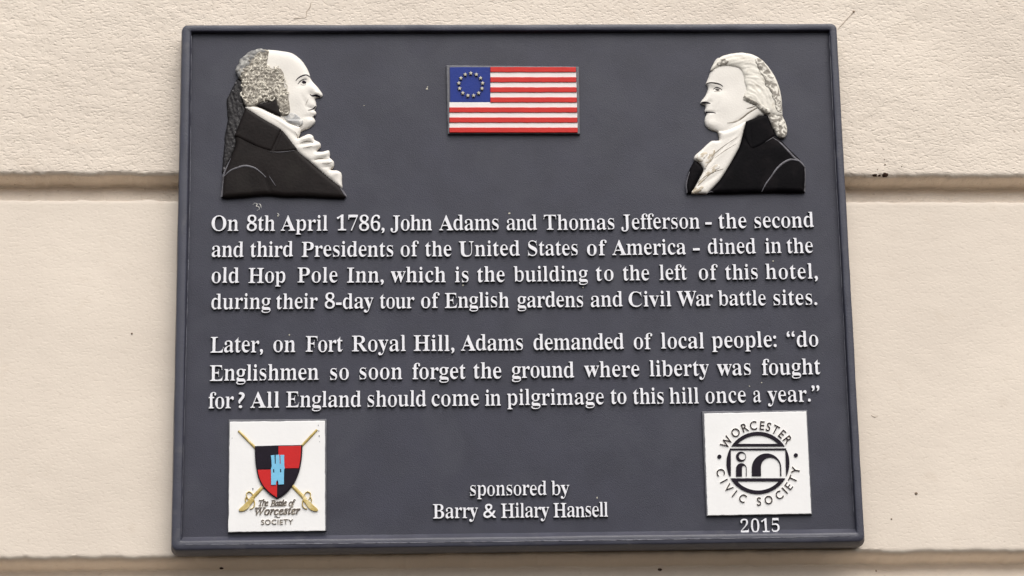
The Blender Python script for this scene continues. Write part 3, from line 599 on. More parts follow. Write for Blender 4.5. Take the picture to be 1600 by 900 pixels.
ITALIC = {
'B': (653, '-50,0 -45,20 -40,20 -18,21 1,25 16,31 29,40 39,51 48,66 56,85 63,108 187,573 194,602 196,625 192,646 179,660 155,668 121,672 126,692 381,692 451,688 509,675 553,655 585,626 605,589 611,543 600,487 569,440 516,403 442,374 494,349 531,315 553,270 560,216 558,184 550,154 539,127 522,102 501,79 476,59 448,41 416,27 380,15 341,7 300,2 255,0;287,385 338,388 382,396 420,409 451,428 475,452 492,480 503,512 506,549 498,597 474,631 435,651 379,658 351,657 333,655 320,649 312,641 306,629 299,611 296,601 292,587 286,567 280,544 272,515 264,482 254,444 243,401 246,393 253,388 266,386;228,31 278,34 322,44 360,60 392,83 416,111 434,145 444,183 448,226 446,257 438,283 426,305 409,323 386,336 359,345 326,351 289,353 262,352 243,351 231,344 223,331 163,108 159,86 157,75 156,66 160,48 173,38 195,33'),
'T': (625, '74,0 78,20 86,20 119,22 144,29 164,41 180,62 187,75 194,92 200,111 207,133 340,621 342,630 343,639 336,652 316,656 289,656 259,655 232,653 208,649 187,643 169,636 152,626 138,615 126,601 115,585 105,567 96,547 88,524 66,526 110,692 686,692 654,521 635,521 636,537 636,553 634,579 630,601 622,619 611,633 596,643 575,650 548,655 515,656 474,656 463,655 455,650 449,642 444,630 309,138 303,115 299,95 296,78 295,64 300,42 316,29 327,25 343,22 361,21 383,20 394,20 388,0'),
'W': (882, '123,-15 147,587 147,609 144,628 138,643 130,654 118,662 102,668 83,672 60,674 63,692 341,692 336,674 328,674 306,673 288,669 274,663 264,654 256,642 251,625 247,603 245,576 228,172 478,528 481,589 481,610 478,628 473,642 465,654 455,662 441,668 424,672 405,673 398,673 402,692 667,692 661,673 632,671 611,665 596,653 586,634 583,620 580,604 578,585 577,563 561,179 811,554 828,581 840,605 847,625 849,642 845,654 831,664 809,670 777,673 784,692 993,692 989,673 986,673 972,671 957,666 943,658 930,647 915,632 900,614 884,592 867,568 475,-15 456,-15 476,462 142,-15'),
'a': (509, '74,-12 56,-10 39,-5 25,3 13,16 3,31 -4,49 -9,71 -10,96 -8,137 -1,178 11,219 28,261 48,302 73,340 102,375 134,408 168,436 203,455 238,467 273,471 301,468 323,458 338,441 346,417 359,460 435,460 344,134 338,112 333,93 331,78 330,66 334,56 347,52 359,56 376,69 396,90 420,119 434,107 394,55 357,18 323,-5 291,-12 273,-9 260,0 253,14 250,34 252,54 259,84 269,125 284,175 256,131 229,93 203,61 178,35 152,14 127,0 101,-9;122,49 146,55 172,71 185,83 199,97 213,112 226,130 239,148 252,168 264,188 276,210 287,232 297,254 305,277 312,300 318,322 323,343 325,364 326,383 323,410 313,430 297,441 275,445 252,442 229,433 206,417 184,396 163,369 144,337 126,301 110,261 103,240 97,220 91,200 87,181 83,162 81,144 80,126 79,109 82,83 90,64 103,53'),
'c': (444, '148,-12 115,-9 86,0 60,14 39,34 21,59 9,89 1,123 -1,162 0,187 4,211 10,236 18,261 28,285 41,308 55,331 72,353 89,374 109,393 130,410 152,426 187,446 223,460 259,468 297,471 319,470 339,466 356,459 371,450 390,426 397,397 394,374 384,356 368,344 347,340 315,350 304,380 305,390 308,399 312,407 319,416 325,423 328,431 319,442 294,445 267,442 242,435 217,421 193,403 171,380 150,354 133,325 117,292 104,258 95,224 90,192 88,160 90,133 94,108 102,87 114,68 127,53 143,43 162,36 182,34 220,40 259,56 299,84 339,122 355,105 304,54 252,17 200,-5'),
'e': (428, '132,-10 102,-7 75,0 51,13 31,31 15,54 3,81 -4,112 -6,147 -5,171 -1,196 5,221 14,246 24,271 37,296 52,320 69,344 87,366 107,386 128,405 150,422 185,443 220,459 256,468 291,471 312,470 331,466 347,460 360,452 371,441 378,428 382,413 384,396 379,365 366,336 342,308 310,282 269,258 218,239 159,224 91,212 88,193 86,176 84,160 84,146 90,99 107,65 136,45 177,38 213,43 251,59 289,85 329,121 344,106 320,78 295,54 270,34 245,18 219,6 191,-3 162,-8;95,235 143,244 184,257 220,275 250,296 274,320 290,347 301,374 304,404 295,434 268,444 252,442 236,437 220,429 204,417 187,402 171,385 156,365 142,343 128,318 116,292 105,264'),
'f': (296, '-72,-228 -98,-224 -118,-212 -132,-194 -136,-173 -127,-140 -99,-129 -74,-137 -66,-161 -67,-170 -69,-177 -72,-184 -73,-189 -70,-197 -62,-200 -48,-198 -36,-190 -25,-178 -15,-161 -6,-138 3,-111 7,-94 12,-77 16,-58 20,-37 106,421 10,421 18,453 112,453 124,507 137,556 155,600 176,637 201,669 228,693 257,711 288,721 321,725 340,724 357,720 372,713 386,705 404,681 410,653 407,633 398,619 383,611 362,608 334,618 325,647 327,657 329,666 332,672 333,678 331,686 326,692 317,697 306,698 279,690 256,666 236,627 221,571 196,453 313,453 308,421 190,421 150,223 138,163 125,108 112,57 100,11 87,-31 75,-67 62,-100 49,-127 22,-171 -7,-203 -38,-222'),
'h': (599, '453,-10 433,-8 415,-3 400,5 387,17 376,32 368,49 364,68 362,90 363,116 367,147 369,165 372,184 376,204 381,225 404,329 410,357 415,383 418,404 419,422 416,448 408,466 393,477 373,481 344,476 316,462 287,438 258,405 231,366 210,329 194,292 184,256 130,0 37,0 167,618 174,653 176,671 172,692 159,706 137,715 106,718 98,718 107,760 291,760 252,576 247,555 243,535 238,514 233,494 228,473 223,452 217,431 212,410 223,410 266,469 311,511 358,537 408,545 455,538 488,517 508,483 515,434 514,415 510,391 507,376 504,360 501,343 497,324 471,206 465,177 461,150 459,125 458,101 467,65 493,53 508,54 524,59 540,66 557,76 575,47 543,22 513,4 482,-6'),
'l': (257, '47,-11 26,-8 11,3 0,18 -3,39 -1,56 4,81 7,95 11,111 15,129 20,148 146,614 150,630 151,644 148,664 138,675 118,681 87,683 89,701 155,710 180,713 200,717 230,723 243,725 252,723 255,716 250,693 93,125 86,93 83,74 88,57 101,51 116,55 135,69 157,91 182,122 198,107 177,79 156,55 135,34 115,18 96,5 78,-4 62,-9'),
'o': (522, '157,-12 122,-9 90,-1 63,13 39,33 19,57 5,85 -3,116 -6,152 -4,180 1,209 9,237 21,266 35,293 51,319 70,345 92,369 114,391 139,410 164,428 191,443 218,455 245,464 273,469 300,471 337,468 369,460 398,446 422,427 442,402 456,374 464,343 467,307 466,282 462,257 455,231 446,206 434,180 420,156 405,132 387,109 368,87 347,68 326,50 303,34 267,14 231,0 194,-9;168,17 188,19 208,25 228,34 247,48 265,64 283,83 299,104 315,127 329,152 341,178 352,204 362,232 369,259 375,286 378,312 379,337 374,384 358,418 331,438 294,445 270,442 245,433 221,419 197,399 174,373 153,344 133,310 116,273 102,234 91,196 85,160 83,124 84,100 89,78 96,60 106,45 118,32 132,24 149,19'),
'r': (333, '-19,0 68,311 75,336 79,357 82,373 83,386 80,405 70,415 50,420 19,423 22,442 40,445 58,448 73,450 88,453 114,458 134,462 163,469 176,471 185,468 185,458 133,267 170,329 205,380 236,420 263,448 288,465 309,471 327,468 341,458 350,442 353,421 349,396 337,376 319,363 298,358 282,361 268,369 258,382 253,399 212,352 175,297 142,234 111,164 84,86 61,0'),
's': (370, '116,-12 96,-11 78,-9 62,-6 48,-1 26,7 9,9 -6,5 -13,-6 -33,-6 -11,158 6,157 9,125 15,96 24,72 36,52 50,36 66,24 85,17 106,15 123,16 138,21 152,28 164,39 174,52 181,67 186,83 187,102 185,120 179,139 169,158 155,178 139,198 124,219 109,239 94,260 80,283 69,307 61,331 59,354 61,378 68,401 79,420 94,438 113,452 134,463 157,469 183,471 202,470 219,469 234,466 247,461 270,453 288,450 305,455 311,468 328,468 308,319 291,319 280,374 260,414 232,437 194,445 171,441 152,428 139,410 135,388 137,371 144,353 156,332 172,310 188,290 203,270 218,250 231,230 245,205 257,181 264,157 267,132 266,112 262,94 256,76 248,60 237,44 224,30 210,18 194,8 176,-1 158,-7 137,-11'),
't': (278, '49,-12 28,-9 13,1 4,17 1,39 2,52 4,66 6,79 10,92 98,421 29,421 33,442 78,457 122,486 163,528 202,584 225,584 187,453 272,453 264,421 179,421 98,116 91,87 89,67 94,51 107,46 121,51 139,64 160,87 185,118 200,101 161,52 123,16 85,-5'),
}
SANS = {
'C': (708, '656,635 590,660 530,678 475,688 422,691 319,679 229,644 154,589 97,517 61,430 48,331 57,256 87,179 136,107 207,47 300,6 416,-9 467,-7 513,-1 555,8 593,20 629,34 663,51 663,158 624,135 584,116 544,101 504,90 464,83 425,81 348,90 281,114 226,153 184,205 158,268 149,340 158,411 185,474 227,527 281,567 347,592 421,601 479,597 537,584 595,562 656,530'),
'E': (500, '462,682 75,682 75,0 471,0 471,88 173,88 173,300 452,300 452,388 173,388 173,594 462,594'),
'I': (250, '174,682 76,682 76,0 174,0'),
'O': (823, '45,341 56,251 90,168 143,97 216,41 305,4 409,-9 517,4 607,41 680,97 734,168 767,251 778,341 766,433 733,516 679,587 606,642 516,678 411,691 307,678 218,642 145,587 91,516 57,433;146,341 155,412 181,475 222,527 275,567 339,592 411,601 484,592 548,567 601,527 642,475 668,412 677,341 668,270 642,207 601,155 548,115 484,90 411,81 339,90 275,115 221,155 181,207 155,270'),
'R': (604, '77,682 77,0 175,0 175,296 216,296 253,291 292,271 338,223 397,140 487,0 604,0 574,42 551,74 531,103 511,135 474,195 439,246 402,289 359,324 408,351 443,389 465,436 473,491 466,546 446,593 413,631 368,659 314,676 249,682;175,598 238,598 299,591 340,570 364,538 372,495 366,454 345,418 303,393 238,384 175,384'),
'S': (458, '399,643 362,664 324,679 286,688 247,691 188,685 138,668 97,642 66,606 47,561 40,509 62,428 116,368 188,320 259,275 313,226 335,165 328,136 308,108 273,87 224,79 175,85 128,104 84,136 44,178 44,54 87,26 133,6 182,-5 235,-9 287,-3 333,15 372,43 401,80 419,125 426,176 404,268 350,333 279,381 207,422 153,466 131,522 139,555 161,581 196,597 239,603 275,600 315,588 356,566 399,532'),
'T': (604, '587,682 17,682 17,594 253,594 253,0 351,0 351,594 587,594'),
'V': (604, '604,682 507,682 303,203 98,682 0,682 295,-6 315,-6'),
'W': (1042, '1041,682 944,682 758,212 568,682 475,682 286,212 98,682 0,682 276,-6 295,-6 521,552 745,-6 764,-6'),
'Y': (604, '301,447 118,682 0,682 253,361 253,0 351,0 351,360 604,682 486,682'),
}

# ------------------------------------------------------------------ the wall: banded cream render with deep joints
T = 0.028                                  # thickness of the plaque
ZW = -T - 0.0012                           # face of the wall in plaque coordinates
wall = empty('building_wall')
wall.matrix_world = TO_WORLD
tag(wall, 'cream painted rendered building wall with deep horizontal joints behind the dark plaque', 'wall')

GD = 0.036                                 # depth of the joints


def joint(pl, pr):
    """line y = a + b x of a joint's upper arris from two photo pixels"""
    (xa, ya), (xb, yb) = at(*pl, ZW), at(*pr, ZW)
    b = (yb - ya) / (xb - xa)
    return ya - b * xa, b


J1 = joint((130, 270.5), (1468, 274))
J2 = joint((130, 871.5), (1468, 861))
yy1a, yy1b = at(300, 270.5, ZW)[1], at(300, 313.5, ZW)[1]
GAP = yy1a - yy1b                          # arris to the next course's top, as seen (the top is hidden by its own edge)
STEP = J1[0] - J2[0]
LINES = [(J1[0] + 2 * STEP, 0.0), (J1[0] + STEP, 0.0), J1, J2, (J2[0] - STEP, 0.0), (J2[0] - 2 * STEP, 0.0)]


def wall_course(up, lo, rough, seed, fine):
    """one course: from just under the joint line 'up' down to the joint line 'lo' and the joint below it"""
    xs = []
    x = -1.7
    while x < 1.7:
        xs.append(x)
        x += (0.0024 if fine else 0.012) if abs(x) < 0.66 else 0.02
    n = len(xs)
    top = lambda x: up[0] + up[1] * x - GAP
    bot = lambda x: lo[0] + lo[1] * x
    hgt = top(0) - bot(0)
    rows = [('t', 0.0, -GD * 0.8), ('t', 0.0, -0.004), ('t', 0.0, -0.0004)]
    m = int(hgt / (0.0024 if fine else 0.012))
    rows += [('f', (k + 0.9) / (m + 1), 0.0) for k in range(m)]
    CH = 0.0058 if lo is J1 else 0.0108
    rows += [('b', 0.0016, -0.0003), ('b', 0.0, -0.0012), ('b', -0.002, -0.004), ('b', -CH * 0.5, -GD * 0.55), ('b', -CH + 0.0005, -GD * 0.97), ('b', -CH - 0.001, -GD), ('b', -CH - 0.003, -GD * 0.96), ('b', -CH - 0.009, -GD * 0.80), ('b', -GAP - 0.002, -GD * 0.66)]
    verts, faces = [], []
    so = Vector((seed * 7.3, seed * 3.1, seed * 1.7))
    for kind, a, dz in rows:
        for x in xs:
            if kind == 't':
                y = top(x) + a
            elif kind == 'b':
                y = bot(x) + a
            else:
                y = top(x) * (1 - a) + bot(x) * a
            p = Vector((x, y, 0))
            e = Vector((x * 30, seed * 5 + (0 if kind == 't' else 9), 0))
            if kind != 'f':
                y += 0.0013 * noise.noise(e) + 0.0011 * noise.noise(e * 4.1) + (0.0004 * noise.noise(e * 13))
            z = 0.0014 * noise.noise(p * 9 + so) + (0.0004 if rough == 1 else 0.00018) * noise.noise(Vector((p.x * 38, p.y * 55, 0)) + so)
            if fine:
                q = noise.noise(Vector((p.x * 95, p.y * 150, 3)) + so)
                q2 = noise.noise(Vector((p.x * 170 + 4, p.y * 260, 9)) + so)
                patch = 0.55 + 0.9 * noise.noise(p * 12 + so * 2)
                z += rough * max(0.3, patch) * (0.00030 * q + 0.00025 * q2 - 0.0006 * max(0, -q - 0.35))
            verts.append((x, y, ZW + dz + z))
    for r in range(len(rows) - 1):
        for i in range(n - 1):
            a = r * n + i
            faces.append((a, a + n, a + n + 1, a + 1))
    ob = mesh_obj('wall_course', verts, faces, M_WALL_ROUGH if rough == 1 else M_WALL, wall, smooth=True)
    ob.data.set_sharp_from_angle(angle=math.radians(32))
    return ob


for k in range(5):
    wall_course(LINES[k], LINES[k + 1], [1, 1.0, 0.22, 0.22, 1][k], k + 1, k in (1, 2, 3))


def lump(name, px, py, r, mat, parent, z, seed=0, flat=0.6, stretch=1.0):
    bm_v, bm_f = [], []
    cx, cy = at(px, py, z)
    nu, nv = 12, 8
    for j in range(nv + 1):
        th = math.pi * j / nv
        for i in range(nu):
            ph = 2 * math.pi * i / nu
            d = Vector((math.sin(th) * math.cos(ph), math.sin(th) * math.sin(ph), math.cos(th)))
            k = r * (1 + 0.45 * noise.noise(d * 1.7 + Vector((seed * 9.1, 0, 0))))
            bm_v.append((cx + d.x * k * stretch, cy + d.y * k, z + d.z * k * flat))
    for j in range(nv):
        for i in range(nu):
            a, b = j * nu + i, j * nu + (i + 1) % nu
            bm_f.append((a, a + nu, b + nu, b))
    return mesh_obj(name, bm_v, bm_f, mat, parent, smooth=True)


for k, (px, py, r) in enumerate([(1367, 273.0, 0.0023), (1383, 273, 0.0028), (1374, 274, 0.0014)]):
    lump('dirt_clump', px, py, r, M_DIRT, wall, ZW - 0.0008, k, 0.6, 1.35)
for k, (px, py, r) in enumerate([(1431.5, 771, 0.0019), (1383, 257, 0.0010), (1382, 249, 0.0007), (1409, 260, 0.0009), (1371, 265, 0.0008), (206, 521, 0.0012), (1393, 811, 0.0010), (1369, 892, 0.0013), (1334, 18, 0.0016), (1380, 233, 0.0006)]):
    lump('dirt_spot', px, py, r * 0.85, M_SPOT, wall, ZW + 0.0002, k + 11, 0.35)
wz = lambda x, y: ZW + 0.0014 * noise.noise(Vector((x, y, 0)) * 9 + Vector((14.6, 6.2, 3.4))) + 0.0004
strip_mesh('wall_crack', smooth_loop([at(p[0], p[1], ZW) for p in [(1309, 46), (1314, 40), (1317, 37), (1322, 31), (1328, 25), (1334, 18)]], 0.002, False), [0.0004, 0.0012, 0.0006, 0.0012], M_CRACK, wall, wz, 0.0003)

strip_mesh('wall_crack', smooth_loop([at(p[0], p[1], ZW) for p in [(486, 4), (484, 12), (479, 18), (478, 27), (468, 28), (459, 29)]], 0.002, False), [0.0008, 0.0011, 0.0004, 0.0009], M_CRACK, wall, wz, 0.0002)
strip_mesh('wall_crack', smooth_loop([at(p[0], p[1], ZW) for p in [(1361, 649), (1366, 652), (1371, 650)]], 0.002, False), [0.0004, 0.0012, 0.0004], M_CRACK, wall, lambda x, y: ZW + 0.0012, 0.0002)
for k, (px, py, r) in enumerate([(975, 863, 0.0022), (988, 862, 0.0016), (955, 861, 0.0014), (1103, 862, 0.0018), (1031, 890, 0.0014), (346, 888, 0.0012)]):
    lump('dirt_clump', px, py, r, M_DIRT, wall, ZW - 0.004, k + 30, 0.7, 1.8)

# ------------------------------------------------------------------ the plaque
H = ASP * W
plaque = empty('wall_plaque')
plaque.matrix_world = TO_WORLD
tag(plaque, 'dark grey cast plaque with raised white lettering, a flag, two portraits and two white badges', 'plaque')

ZF = -0.007                                # the sunk field
ZL = -0.0038                               # the tops of the letters


def rr(l, r, b, t, rad, z, nside=70, ncor=6):
    """rounded rectangle loop, l r b t measured outward from the front face's outline"""
    x0, x1, y0, y1 = -W / 2 - l, W / 2 + r, -H / 2 - b, H / 2 + t
    out = []
    rad = max(rad, 0.0006)
    cs = [((x1 - rad, y0 + rad), -90), ((x1 - rad, y1 - rad), 0), ((x0 + rad, y1 - rad), 90), ((x0 + rad, y0 + rad), 180)]
    for k in range(4):
        (cx, cy), a0 = cs[k]
        arc = [(cx + rad * math.cos(math.radians(a0 + 90 * i / ncor)), cy + rad * math.sin(math.radians(a0 + 90 * i / ncor))) for i in range(ncor + 1)]
        out += arc
        (nx, ny), na = cs[(k + 1) % 4]
        st = (nx + rad * math.cos(math.radians(na)), ny + rad * math.sin(math.radians(na)))
        for i in range(1, nside):
            f = i / nside
            out.append((arc[-1][0] * (1 - f) + st[0] * f, arc[-1][1] * (1 - f) + st[1] * f))
    return [(x, y, z) for x, y in out]


RL, RR_, RB, RT = 0.0092, 0.0074, 0.0088, 0.0078
prof = [
    rr(0.0022, 0.0022, 0.0048, 0.0, 0.007, -T),
    rr(0.0022, 0.0022, 0.0048, 0.0, 0.007, -0.013),
    rr(0.0018, 0.0018, 0.0040, 0.0, 0.007, -0.0075),
    rr(0.0010, 0.0010, 0.0022, 0.0, 0.007, -0.0038),
    rr(0.0003, 0.0003, 0.0006, -0.0003, 0.0065, -0.0012),
    rr(-0.0002, -0.0002, -0.0001, -0.0006, 0.006, -0.0004),
    rr(-0.0009, -0.0009, -0.0009, -0.0013, 0.0055, 0.0),
    rr(-RL + 0.001, -RR_ + 0.001, -RB + 0.001, -RT + 0.001, 0.002, 0.0),
    rr(-RL, -RR_, -RB - 0.0004, -RT, 0.0016, -0.0006),
    rr(-RL - 0.0005, -RR_ - 0.0004, -RB - 0.0012, -RT - 0.0003, 0.0014, -0.0016),
    rr(-RL - 0.0010, -RR_ - 0.0006, -RB - 0.0042, -RT - 0.0006, 0.0012, -0.0058),
    rr(-RL - 0.0014, -RR_ - 0.0008, -RB - 0.0058, -RT - 0.0012, 0.0012, ZF - 0.0004),
]
v, f = [], []
n = len(prof[0])
for k, lp in enumerate(prof):
    for (x, y, z) in lp:
        q = Vector((x * 30, y * 30, k * 0.35))
        j = 0.00035 if 0 < k < len(prof) - 1 else 0
        v.append((x + j * noise.noise(q), y + j * noise.noise(q + Vector((7, 3, 1))), z + j * 0.7 * noise.noise(q * 2 + Vector((1, 8, 2)))))
for k in range(len(prof) - 1):
    for i in range(n):
        a, b = k * n + i, k * n + (i + 1) % n
        f.append((a, b, b + n, a + n))
mesh_obj('rim', v, f, M_RIM, plaque, smooth=True)

nx, ny = 190, 150
v, f = [], []
for j in range(ny + 1):
    for i in range(nx + 1):
        x = -W / 2 + RL - 0.0005 + (W - RL - RR_ + 0.001) * i / nx
        y = -H / 2 + RB + 0.001 + (H - RB - RT - 0.001) * j / ny
        v.append((x, y, ZF + 0.00012 * noise.noise(Vector((x * 22, y * 22, 0))) + 0.00006 * noise.noise(Vector((x * 90, y * 90, 4)))))
for j in range(ny):
    for i in range(nx):
        a = j * (nx + 1) + i
        f.append((a, a + 1, a + nx + 2, a + nx + 1))
mesh_obj('panel', v, f, M_FIELD, plaque, smooth=True)


def worn_or_glint(pts, z, wd, name='worn_glint_edge', step=0.004, mat=None):
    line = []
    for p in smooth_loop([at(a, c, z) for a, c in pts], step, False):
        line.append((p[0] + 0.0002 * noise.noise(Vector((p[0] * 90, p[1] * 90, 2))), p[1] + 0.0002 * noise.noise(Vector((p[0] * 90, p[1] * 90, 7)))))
    return strip_mesh(name, line, wd, mat or M_WORN_GLINT, plaque, lambda x, y: z, 0.0003)


M_WORN_GLINT = paint('rim_worn_glint', (0.15, 0.15, 0.175, 1), 0.45, 0.45, 0.2, 120, 0.0003, 500, (0.05, 0.05, 0.07, 1), (0.46, 0.60), 75, 5)  # pale strips paint in the rim lips' glossy highlights, with some wear
worn_or_glint([(290, 851), (500, 849.5), (800, 846), (1100, 842), (1328, 838)], 0.0001, [0.0006, 0.0013, 0.0009, 0.0014, 0.0010, 0.0006])
worn_or_glint([(299, 56), (297, 300), (292, 500), (287, 700), (283.5, 835)], -0.0004, [0.0007, 0.0006, 0.0008, 0.0005, 0.0004])
worn_or_glint([(1296, 56), (1305, 250), (1313, 400), (1325, 640), (1334, 800)], -0.0004, [0.0007, 0.0006, 0.0005, 0.0004, 0.0003])


# ------------------------------------------------------------------ lettering
def decode(g):
    return [[tuple(int(q) / 1000 for q in p.split(',')) for p in s.split()] for s in g.split(';')]


FONT = {}
for nm, src in (('serif', SERIF), ('italic', ITALIC), ('sans', SANS)):
    FONT[nm] = {c: (adv / 1000, decode(g)) for c, (adv, g) in src.items()}


def lower_shape(c, y):
    """the plaque's face has a tall x-height and short descenders"""
    if c.isalpha() and c.islower() or c == ':':
        if y < 0:
            return y * 0.86
        if y <= 0.48:
            return y * 1.07
        return 0.5136 + (y - 0.48) * (0.705 - 0.5136) / (0.69 - 0.48)
    return y


def word_loops(text, font, size, xw0, xw1, base, ang, seed=0, ox=0.0, oy=0.0):
    """glyph outlines of a word whose ink runs from xw0 to xw1 (metres along the baseline from base), one list per glyph"""
    G = FONT[font]
    rnd = random.Random(seed)
    lo = min(p[0] for s in G[text[0]][1] for p in s)
    adv = [G[c][0] for c in text]
    hi = max(p[0] for s in G[text[-1]][1] for p in s)
    nat = (sum(adv[:-1]) + hi - lo) * size
    want = xw1 - xw0
    n = len(text)
    sx = want / nat
    if n > 1:
        sx = max(0.86, min(1.10, 1 + (sx - 1) * 0.55))
        tr = (want - nat * sx) / (n - 1)
    else:
        sx = max(0.75, min(1.35, sx))
        tr = 0
    ca, sa = math.cos(ang), math.sin(ang)
    pen = xw0 - lo * size * sx
    loops = []
    for c, a in zip(text, adv):
        dy = rnd.uniform(-0.00025, 0.00025)
        ro = rnd.uniform(-0.012, 0.012)
        gl = [[((x + ro * y) * size * sx, lower_shape(c, y) * size + dy) for (x, y) in s] for s in G[c][1]]
        if (ox or oy) and (c.isalnum() or c in '&?' or font != 'serif'):
            k = 0.5 if c in 'AVWUvwy&?' else 1
            gl = spread(gl, -ox * k, -oy)
        loops.append([[(base[0] + (pen + u) * ca - vv * sa, base[1] + (pen + u) * sa + vv * ca) for u, vv in l] for l in gl])
        pen += a * size * sx + tr
    return loops


THIN = 0.0006


def text_line(words, baseline, cap_px, cap=0.678, thin=THIN):
    """words: (text, left px, right px); baseline: photo points; cap_px: height of a capital in the photo"""
    e = empty('text_line', parent=plaque)
    cent = baseline[len(baseline) // 2]
    ya, yb = at(cent[0], cent[1], ZL)[1], at(cent[0], cent[1] - cap_px, ZL)[1]
    size = (yb - ya) / cap

    def yb_at(px):
        b = baseline
        for (xa, ya), (xb, yb) in zip(b, b[1:]):
            if px <= xb or (xb, yb) == b[-1]:
                return ya + (yb - ya) * (px - xa) / (xb - xa)
    for k, (t, x0, x1) in enumerate(words):
        p0, p1 = at(x0, yb_at(x0), ZL), at(x1, yb_at(x1), ZL)
        ang = math.atan2(p1[1] - p0[1], p1[0] - p0[0])
        L = math.hypot(p1[0] - p0[0], p1[1] - p0[1])
        loops = word_loops(t, 'serif', size, 0.0005, L - 0.0005, p0, ang, seed=int(x0 * 7 + cent[1]), ox=thin + random.uniform(-0.00008, 0.00004), oy=0.00004)
        letters('word', loops, ZF - 0.0005, ZL, 0.0002, 0.00025, M_LETTER, M_SIDE, e)
    return e


text_line([('On', 329.2, 373.5), ('8th', 384.2, 430.6), ('April', 437.7, 512.9), ('1786,', 525, 601.3), ('John', 609, 676.1), ('Adams', 685.3, 780.4), ('and', 790.5, 840.4), ('Thomas', 849, 961.4), ('Jefferson', 969.6, 1094.7), ('-', 1101.9, 1112.9), ('the', 1122.2, 1167.9), ('second', 1178.1, 1273)],
          [(330, 360.6), (640, 360), (905, 358.8), (1030, 357.6), (1100, 356.8), (1273, 354.9)], 23)
text_line([('and', 329.5, 381.4), ('third', 390, 458.8), ('Presidents', 470, 615.6), ('of', 624.8, 655.9), ('the', 663.3, 706.7), ('United', 716.4, 813.3), ('States', 823.9, 904), ('of', 916.1, 949.5), ('America', 955.9, 1073.1), ('-', 1082.6, 1094.2), ('dined', 1105.2, 1182.5), ('in', 1195, 1222.5), ('the', 1228.9, 1271.7)],
          [(330, 401.3), (680, 400.4), (860, 399.2), (1000, 398.2), (1140, 396.2), (1272, 394.8)], 23)
text_line([('old', 329.2, 374.6), ('Hop', 386.9, 447.1), ('Pole', 463.6, 528.6), ('Inn,', 540.9, 600), ('which', 609.6, 697.5), ('is', 709.8, 733.3), ('the', 744.6, 789.7), ('building', 801.9, 919.8), ('to', 930.2, 960.1), ('the', 972.4, 1015.8), ('left', 1029.7, 1074.9), ('of', 1090.9, 1123.5), ('this', 1132.7, 1185.5), ('hotel,', 1195.6, 1278.4)],
          [(330, 442), (650, 441), (860, 439.6), (1000, 437.8), (1160, 436.3), (1278, 435.3)], 23)
text_line([('during', 328.8, 424), ('their', 430.4, 497.3), ('8-day', 506.1, 584.5), ('tour', 592.5, 648.6), ('of', 656.7, 688.4), ('English', 693.9, 796.5), ('gardens', 807.4, 912.4), ('and', 922, 974.2), ('Civil', 981.5, 1050.2), ('War', 1057.5, 1115.6), ('battle', 1121.7, 1198.1), ('sites.', 1207.9, 1277.5)],
          [(330, 483), (620, 481.7), (860, 479.6), (1015, 478.8), (1085, 477.6), (1278, 476)], 23)
text_line([('Later,', 327.5, 411.3), ('on', 425.8, 462.6), ('Fort', 476.3, 536.7), ('Royal', 548.6, 635.2), ('Hill,', 645.3, 710.5), ('Adams', 719.5, 818.4), ('demanded', 832.5, 976.3), ('of', 989.2, 1020.9), ('local', 1032.2, 1101.5), ('people:', 1111.7, 1214.1), ('“do', 1229.9, 1280.2)],
          [(330, 550.8), (590, 548.9), (760, 547.5), (1005, 545.2), (1160, 543.2), (1280, 541)], 24)
text_line([('Englishmen', 326.5, 498.9), ('so', 514.7, 546.3), ('soon', 560.6, 629.7), ('forget', 643.4, 728.9), ('the', 739, 784.7), ('ground', 798.6, 898.3), ('where', 912.3, 1000.6), ('liberty', 1014.2, 1109.1), ('was', 1119.9, 1174.6), ('fought', 1190, 1283.5)],
          [(330, 595), (530, 593), (760, 591.3), (955, 588.9), (1150, 586), (1283, 584.8)], 24)
text_line([('for', 324.7, 366.4), ('?', 371.3, 387.2), ('All', 390.3, 437.4), ('England', 445.7, 565.3), ('should', 573.1, 667.2), ('come', 673.1, 749.7), ('in', 757, 784), ('pilgrimage', 791.4, 945), ('to', 953.3, 980.2), ('this', 988.4, 1038.4), ('hill', 1045.4, 1093.4), ('once', 1101.5, 1167), ('a', 1176.2, 1190.5), ('year.”', 1199, 1281.9)],
          [(325, 638.2), (520, 635.6), (720, 634.3), (950, 631.2), (1070, 630.4), (1282, 627)], 24)
text_line([('sponsored', 733.6, 855.3), ('by', 860.5, 890.6)], [(733, 774.6), (800, 774.2), (890, 773.2)], 21.5)
text_line([('Barry', 675.5, 747.8), ('&', 754.4, 776.3), ('Hilary', 782, 859), ('Hansell', 863.8, 951.2)], [(675, 810), (800, 808.8), (951, 807.2)], 22)
text_line([('2015', 1156.3, 1219.9)], [(1156, 832.3), (1190, 831.7), (1220, 831)], 21.5, cap=0.718, thin=0.0007)


# ------------------------------------------------------------------ the flag
class Zoom:
    """points read from an enlarged crop of the photo: (x, y) -> plaque coordinates"""
    def __init__(self, ox, oy, k, z):
        self.ox, self.oy, self.k, self.z = ox, oy, k, z
        a, b = at(ox + 100 / k, oy, z), at(ox, oy, z)
        self.u = math.hypot(a[0] - b[0], a[1] - b[1]) / 100      # metres per crop unit

    def __call__(self, x, y):
        return at(self.ox + x / self.k, self.oy + y / self.k, self.z)

    def many(self, pts):
        return [self(*p) for p in pts]


